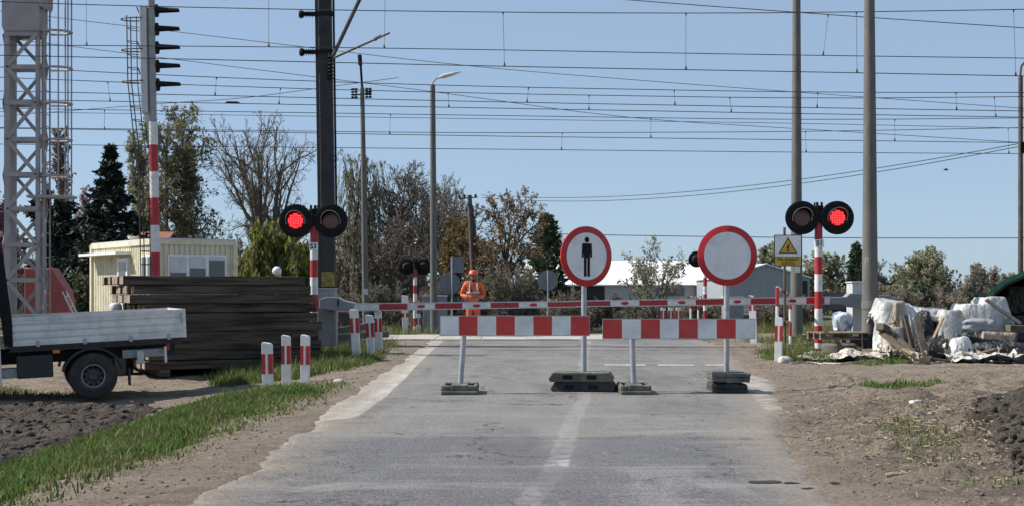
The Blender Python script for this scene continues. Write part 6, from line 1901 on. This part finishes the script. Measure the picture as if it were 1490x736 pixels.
def plant(name, label, cat, px, ptop, y, wpx, pbase_z, specs, stems, leaf=None, leaves=0, lsize=.12, seed=1, bark='bark', group=None, jit=.06, rmin=.012, trunk_r=.18, lean=0, aspect=1.6, along=0, hang=0, depth=1.0, leaf_levels=1):
    rg = np.random.RandomState(seed)
    P0 = np.c_[rg.normal(0, stems.get('spread', 0), (stems['n'], 2)), np.zeros(stems['n'])]
    D0 = nrm(np.c_[rg.normal(0, stems.get('open', .03), (stems['n'], 2)), np.ones(stems['n'])])
    L0 = stems.get('len', 1.0) * rg.uniform(.75, 1.0, stems['n']); L0[0] = stems.get('len', 1.0)
    lv = grow(P0, D0, L0, np.full(stems['n'], .02), specs, rg)
    allp = np.concatenate([l[1] for l in lv])
    # fit the silhouette: height and width of the photo's plant
    Hh = PZ(ptop, y) - pbase_z; Ww = wpx / F_PX * y
    zt = np.percentile(allp[:, 2], 99.85); cx = np.median(allp[:, 0]) * 0
    hw_ = np.percentile(np.abs(allp[:, 0] - cx), 98)
    sz, sx_ = Hh / zt, Ww / 2 / hw_
    rs_ = trunk_r / .02
    lv2 = []
    for l in lv:
        A, B = l[0] * [sx_, sx_ * depth, sz], l[1] * [sx_, sx_ * depth, sz]
        lv2.append((A, B, l[2] * rs_, l[3] * rs_))
    x = PX(px, y)
    t = thing(name, label, cat, (x, y, pbase_z), 0, group)
    V, Fq = seg_mesh(lv2[:2], 6, rmin)
    np_mesh('trunk', V, Fq, M[bark], t, smooth=True)
    V, Fq = seg_mesh(lv2[2:], 3, rmin) if len(lv2) > 2 else (np.zeros((0, 3)), np.zeros((0, 4), int))
    mats = [M[bark]]
    nb = len(Fq)
    if leaves:
        sg_ = [np.concatenate([l[k] for l in lv2[-leaf_levels:]]) for k in (0, 1)]
        V2, F2 = leaf_quads(sg_, leaves, lsize, jit, rg, aspect, along, hang)
        Fq = np.concatenate([Fq, F2 + len(V)]) if len(V) else F2
        V = np.concatenate([V, V2]) if len(V) else V2
        mats.append(LM[leaf])
    o = np_mesh('crown', V, Fq, mats, t)
    if leaves:
        mi = np.zeros(len(o.data.polygons), dtype=np.int32); mi[nb:] = 1
        o.data.polygons.foreach_set('material_index', mi)
    return t
def SP(steps, wig, up, kids=0, t0=.3, ang=(30, 55), rat=(.4, .6), taper=.5, rr=.5, tip=.35, **k):
    return dict(steps=steps, wig=wig, up=up, kids=kids, t0=t0, ang=ang, rat=rat, taper=taper, rr=rr, tip=tip, **k)
BARE = [SP(9, .07, .04, 13, .25, (28, 55), (.45, .68), .45), SP(7, .12, .07, 8, .22, (25, 55), (.35, .6), .4), SP(5, .15, .05, 7, .2, (25, 55), (.35, .6), .4), SP(4, .18, .03, 4, .2, (25, 60), (.4, .7), .4), SP(3, .2, .0)]
FAN = [SP(7, .08, .03, 11, .15, (18, 42), (.55, .8), .35), SP(7, .10, .09, 8, .2, (18, 40), (.4, .65), .4), SP(5, .12, .07, 7, .2, (20, 42), (.35, .6), .4), SP(3, .15, .06, 4, .2, (22, 45), (.4, .7), .4), SP(3, .15, .05)]
COLUMN = [SP(10, .02, .02, 46, .12, (14, 28), (.13, .24), .5, .3), SP(5, .08, .14, 8, .15, (18, 38), (.35, .6), .4), SP(4, .12, .10, 5, .15, (20, 40), (.4, .7)), SP(3, .15, .06)]
BIRCH = [SP(9, .05, .02, 22, .2, (25, 48), (.24, .40), .55, .4), SP(6, .10, .05, 9, .15, (25, 50), (.35, .6), .4), SP(5, .14, -.06, 6, .1, (25, 60), (.4, .7), .3), SP(4, .14, -.14)]
ROUND = [SP(6, .08, .02, 14, .2, (32, 68), (.5, .75), .4), SP(6, .14, .05, 9, .2, (28, 55), (.35, .6), .4), SP(4, .16, .03, 7, .2, (30, 60), (.4, .65), .4), SP(3, .2, .02)]
BARE2 = [SP(9, .08, .04, 10, .22, (28, 55), (.45, .7), .45), SP(7, .13, .08, 7, .2, (25, 55), (.35, .6), .4), SP(5, .16, .06, 5, .2, (25, 55), (.4, .65), .4), SP(4, .2, .04, 3, .2, (25, 60), (.4, .7), .4), SP(3, .2, .0)]
OPEN = [SP(6, .10, .03, 11, .2, (25, 60), (.5, .8), .35), SP(6, .14, .06, 7, .2, (28, 55), (.35, .6), .4), SP(4, .16, .05, 5, .2, (30, 60), (.4, .65), .4), SP(3, .2, .03)]
WEEP = [SP(6, .1, .02, 16, .3, (35, 65), (.5, .75), .4), SP(7, .12, .02, 12, .2, (30, 70), (.5, .8), .3), SP(8, .08, -.28, 5, .2, (15, 40), (.5, .8), .2), SP(5, .08, -.3)]
BUSH = [SP(6, .13, .02, 9, .1, (20, 50), (.4, .65), .4), SP(5, .16, .02, 7, .1, (25, 55), (.45, .7), .4), SP(4, .2, .0, 4, .1, (25, 60), (.5, .8)), SP(3, .2, 0)]
one = dict(n=1)
Z0 = -.62
plant('poplar_tree', 'tall narrow poplar without leaves behind the caged ladder', 'tree', 96, 188, 74, 36, Z0, COLUMN, one, 'bud', 2500, .12, 11, 'bark', trunk_r=.2)
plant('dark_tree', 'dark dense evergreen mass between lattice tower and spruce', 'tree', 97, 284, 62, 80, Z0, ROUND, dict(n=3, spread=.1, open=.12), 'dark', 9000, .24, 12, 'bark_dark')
plant('ivy_bush', 'dull green ivy covered bush left of the cream cabin', 'bush', 118, 388, 55, 70, Z0, BUSH, dict(n=14, spread=.16, open=.35), 'ivy', 8000, .13, 13, 'bark_dark', trunk_r=.05)
plant('birch_tree', 'tall birch with sparse olive leaves right of the striped signal mast', 'tree', 266, 153, 68, 118, Z0, BIRCH, dict(n=3, spread=.05, open=.07), 'olive', 10500, .115, 14, 'bark_birch', group='trees beyond the railway', rmin=.010)
plant('birch_tree', 'smaller pale leaved birch directly behind the signal ladder', 'tree', 214, 195, 70, 52, Z0, BIRCH, one, 'pale', 3800, .12, 15, 'bark_birch', group='trees beyond the railway')
plant('bare_tree', 'tall bare wide branching tree between birch and dark catenary pole', 'tree', 388, 160, 76, 165, Z0, BARE2, dict(n=3, spread=.04, open=.16), None, 0, .1, 46, 'bark', group='trees beyond the railway', trunk_r=.26, rmin=.012)
plant('willow_bush', 'bright lime green drooping willow behind the left red light', 'tree', 395, 328, 57, 140, Z0, WEEP, dict(n=4, spread=.14, open=.25), 'lime', 26000, .125, 17, 'bark', hang=.6, aspect=2.6, jit=.08)
plant('weeping_tree', 'pale green weeping tree just right of the dark catenary pole', 'tree', 512, 222, 84, 84, Z0, WEEP, one, 'pale', 2000, .12, 18, 'bark', hang=.6, aspect=2.2)
plant('bare_tree', 'big dark fan shaped bare tree between the slim pole and the street lamp', 'tree', 572, 236, 86, 190, Z0, FAN, dict(n=3, spread=.06, open=.16), 'bud', 600, .11, 19, 'bark_dark', group='trees beyond the railway', rmin=.019, trunk_r=.3)
plant('bare_tree', 'lower tangled bare tree behind the street lamp', 'tree', 640, 262, 80, 120, Z0, FAN, dict(n=2, spread=.06, open=.14), 'bud', 700, .11, 20, 'bark_dark', group='trees beyond the railway', rmin=.017, trunk_r=.25)
plant('bare_tree', 'thin pale bare tree rising behind the old timber pole', 'tree', 672, 252, 92, 84, Z0, BARE, one, None, 0, .1, 21, 'bark', group='trees beyond the railway')
plant('pink_blossom_tree', 'small pink blossoming tree in front of the fan shaped bare tree', 'tree', 578, 312, 74, 110, Z0, ROUND, one, 'pink', 260, .11, 22, 'bark_dark')
plant('pink_blossom_tree', 'pink blossoming tree half hidden behind the lattice tower', 'tree', 12, 278, 70, 70, Z0, ROUND, one, 'pink', 6000, .14, 23, 'bark_dark')
plant('pink_blossom_tree', 'small pink blossoming tree between lattice tower and dark spruce', 'tree', 120, 272, 78, 46, Z0, ROUND, one, 'pink', 2600, .13, 24, 'bark_dark')
plant('rusty_tree', 'round rusty orange leaved tree right behind the road worker', 'tree', 735, 272, 70, 140, Z0, ROUND, dict(n=2, spread=.04, open=.15), 'orange', 8500, .10, 25, 'bark_dark')
plant('ochre_tree', 'smaller ochre leaved tree left of the leaning timber pole', 'tree', 672, 316, 73, 84, Z0, ROUND, one, 'ochre', 4200, .10, 26, 'bark_dark')
plant('small_tree', 'small open tree with pale new leaves between the round signs', 'tree', 950, 343, 66, 112, Z0, OPEN, dict(n=2, spread=.04, open=.16), 'pale', 1500, .10, 27, 'bark', rmin=.009, trunk_r=.1)
# conifers
def conifer(name, label, px, ptop, y, wpx, zb, leaf, seed, whorls=26, per=8, droop=-.10, gap=1.0, bark='bark_dark', needles=12, start=.06, powr=.85, lsz=.16, lift=0.0, along=.55):
    rg = np.random.RandomState(seed)
    Hh = PZ(ptop, y) - zb; W2 = wpx / 2 / F_PX * y
    t = thing(name, label, 'tree', (PX(px, y), y, zb))
    zz = np.linspace(0, Hh, 9)
    tr = (np.c_[rg.normal(0, .03, (8, 2)), zz[:-1]], None)
    path = np.c_[np.cumsum(rg.normal(0, .015, (9, 2)), 0), zz]
    V, Fq = seg_mesh([(path[:-1], path[1:], np.linspace(.2, .04, 8), np.linspace(.18, .012, 8))], 7, .01)
    np_mesh('trunk', V, Fq, M[bark], t, smooth=True)
    P0, D0, L0 = [], [], []
    for i in range(whorls):
        f = start + (1 - start) * i / (whorls - 1) * .985
        z = f * Hh
        for k in range(per):
            a = 6.283 * (k + rg.rand() * .8) / per + i * 1.1
            P0.append((0, 0, z + rg.normal(0, .06))); el = .05 + lift + .55 * f + rg.normal(0, .1)
            D0.append((math.cos(a), math.sin(a), el)); L0.append(W2 * ((1 - f) ** powr * (.72 + .45 * rg.rand()) + .03))
    sp = [SP(5, .06, droop, 12, .12, (35, 62), (.30, .5), .45, .5, flat=.5), SP(3, .08, droop * .6, 0)]
    lv = grow(P0, D0, L0, np.full(len(P0), .022), sp, rg)
    V, Fq = seg_mesh(lv, 3, .008)
    nb = len(Fq)
    sg_ = [np.concatenate([l[k] for l in lv]) for k in (0, 1)]
    V2, F2 = leaf_quads(sg_, needles * len(P0), lsz, .035, rg, 2.2, along, .12 if not lift else 0)
    o = np_mesh('crown', np.concatenate([V, V2]), np.concatenate([Fq, F2 + len(V)]), [M[bark], LM[leaf]], t)
    mi = np.zeros(len(o.data.polygons), dtype=np.int32); mi[nb:] = 1
    o.data.polygons.foreach_set('material_index', mi)
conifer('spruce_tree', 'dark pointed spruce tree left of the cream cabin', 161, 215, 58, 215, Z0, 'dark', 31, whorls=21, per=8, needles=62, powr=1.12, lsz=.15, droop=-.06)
conifer('pine_tree', 'young green pine left of the pedestrian sign', 796, 320, 72, 120, Z0, 'pine', 32, whorls=9, per=6, droop=.16, needles=40, powr=.6, start=.25, lsz=.20, lift=.3, along=.75)
# far right wood edge
GR = 'trees along the far right field'; FB = 'bark_hazed'
Z1 = -.62
plant('field_tree', 'slim olive tree just right of the blank round sign', 'tree', 1114, 355, 120, 44, Z1, BIRCH, one, 'far', 2500, .2, 41, 'bark_hazed', group=GR)
plant('field_tree', 'pale thin tree directly behind the right crossing light post', 'tree', 1200, 365, 122, 70, Z1, ROUND, dict(n=2, spread=.08, open=.15), 'far', 2200, .2, 42, 'bark_hazed', group=GR)
plant('field_tree', 'low grey tree between warning sign and crossing light post', 'tree', 1172, 385, 118, 56, Z1, ROUND, dict(n=2, spread=.08, open=.2), 'hazed_bud', 1800, .2, 43, 'bark_hazed', group=GR)
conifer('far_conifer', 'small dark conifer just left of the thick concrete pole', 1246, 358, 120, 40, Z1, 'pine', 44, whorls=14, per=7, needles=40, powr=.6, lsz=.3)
plant('field_tree', 'bare spindly tree just right of the thick concrete pole', 'tree', 1287, 375, 120, 44, Z1, FAN, one, None, 0, .1, 45, 'bark_hazed', group=GR, rmin=.02)
plant('field_tree', 'low rounded olive tree left of the largest far tree', 'tree', 1314, 394, 121, 66, Z1, ROUND, dict(n=2, spread=.1, open=.2), 'far', 2600, .2, 46, 'bark_hazed', group=GR)
plant('field_tree', 'largest far tree with olive new leaves above the rubbish heap', 'tree', 1362, 361, 118, 106, Z1, ROUND, dict(n=4, spread=.1, open=.22), 'far', 6000, .2, 47, 'bark_hazed', group=GR)
plant('field_tree', 'bare upright tree right of the largest far tree', 'tree', 1413, 381, 122, 46, Z1, FAN, one, 'hazed_bud', 300, .18, 48, 'bark_hazed', group=GR, rmin=.02)
plant('field_tree', 'low bare tree at the right edge behind the green shelter', 'tree', 1455, 385, 124, 60, Z1, FAN, dict(n=2, spread=.08, open=.2), 'hazed_bud', 900, .18, 49, 'bark_hazed', group=GR, rmin=.02)
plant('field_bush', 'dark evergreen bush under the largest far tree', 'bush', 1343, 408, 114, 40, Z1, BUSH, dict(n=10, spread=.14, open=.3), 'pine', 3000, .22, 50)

# thickets that read as one mass
def thicket(name, spots, kinds, seed, leaves, lsize, bark='bark'):
    rg = np.random.RandomState(seed)
    Vs, Fs, ms, base = [], [], [], 0
    for (px, ptop, y, wpx, zb), kind in zip(spots, kinds):
        n = 12
        P0 = np.c_[rg.normal(0, .22, (n, 2)), np.zeros(n)]; D0 = nrm(np.c_[rg.normal(0, .35, (n, 2)), np.ones(n)])
        lv = grow(P0, D0, rg.uniform(.6, 1, n), np.full(n, .02), BUSH[:3] + [SP(3, .2, 0)], rg)
        allp = np.concatenate([l[1] for l in lv])
        sz = (PZ(ptop, y) - zb) / np.percentile(allp[:, 2], 99.5); sx_ = wpx / F_PX * y / 2 / np.percentile(np.abs(allp[:, 0]), 96)
        o = np.array([PX(px, y), y, zb])
        lv2 = [(l[0] * [sx_, sx_, sz] + o, l[1] * [sx_, sx_, sz] + o, l[2] * 1.2, l[3] * 1.2) for l in lv]
        V, Fq = seg_mesh(lv2, 3, .011)
        Vs.append(V); Fs.append(Fq + base); ms.append(np.zeros(len(Fq), int)); base += len(V)
        V, Fq = leaf_quads((lv2[-1][0], lv2[-1][1]), leaves, lsize, .06, rg)
        Vs.append(V); Fs.append(Fq + base); ms.append(np.full(len(Fq), kind)); base += len(V)
    o = np_mesh(name, np.concatenate(Vs), np.concatenate(Fs), [M[bark], LM['dry'], LM['ivy'] if bark != 'bark_far_hazed' else LM['far'], LM['pale'], LM['bud'] if bark != 'bark_far_hazed' else LM['hazed_bud']])
    o.data.polygons.foreach_set('material_index', np.concatenate(ms).astype(np.int32))
    return tag(o, kind='stuff')
rg = np.random.RandomState(77)
sp_, kd_ = [], []
for px in range(430, 840, 15):
    y = rg.uniform(61, 68)
    tall = 385 if 640 < px < 790 else 408
    sp_.append((px, rg.uniform(tall, tall + 40), y, rg.uniform(36, 60), -.68)); kd_.append(rg.choice([1, 2, 3, 4], p=[.4, .25, .1, .25]))
for px in range(835, 1180, 17):
    y = rg.uniform(66, 76); sp_.append((px, rg.uniform(428, 445), y, rg.uniform(30, 46), -.68)); kd_.append(rg.choice([1, 4, 2], p=[.5, .3, .2]))
thicket('undergrowth', sp_, kd_, 5, 700, .10)
sp_, kd_ = [], []
for px in range(1165, 1500, 15):
    y = rg.uniform(112, 124); sp_.append((px, rg.uniform(404, 428), y, rg.uniform(34, 52), -.66)); kd_.append(rg.choice([1, 2, 4], p=[.35, .3, .35]))
M['bark_far_hazed'] = M['bark_hazed']
thicket('far_thicket', sp_, kd_, 6, 520, .2, 'bark_far_hazed')
sp_, kd_ = [], []
for px in range(-60, 480, 26):
    y = rg.uniform(78, 92); sp_.append((px, rg.uniform(330, 400), y, rg.uniform(60, 100), -.66)); kd_.append(rg.choice([1, 2, 4], p=[.3, .4, .3]))
thicket('background_thicket', sp_, kd_, 7, 700, .16, 'bark_dark')
# a darker far wood closing the horizon outside the middle
sp_, kd_ = [], []
for px in range(-300, 1900, 34):
    y = rg.uniform(230, 260); sp_.append((px, rg.uniform(412, 424), y, rg.uniform(50, 80), -.7)); kd_.append(rg.choice([1, 2, 4]))
thicket('far_wood', sp_, kd_, 8, 220, .5)
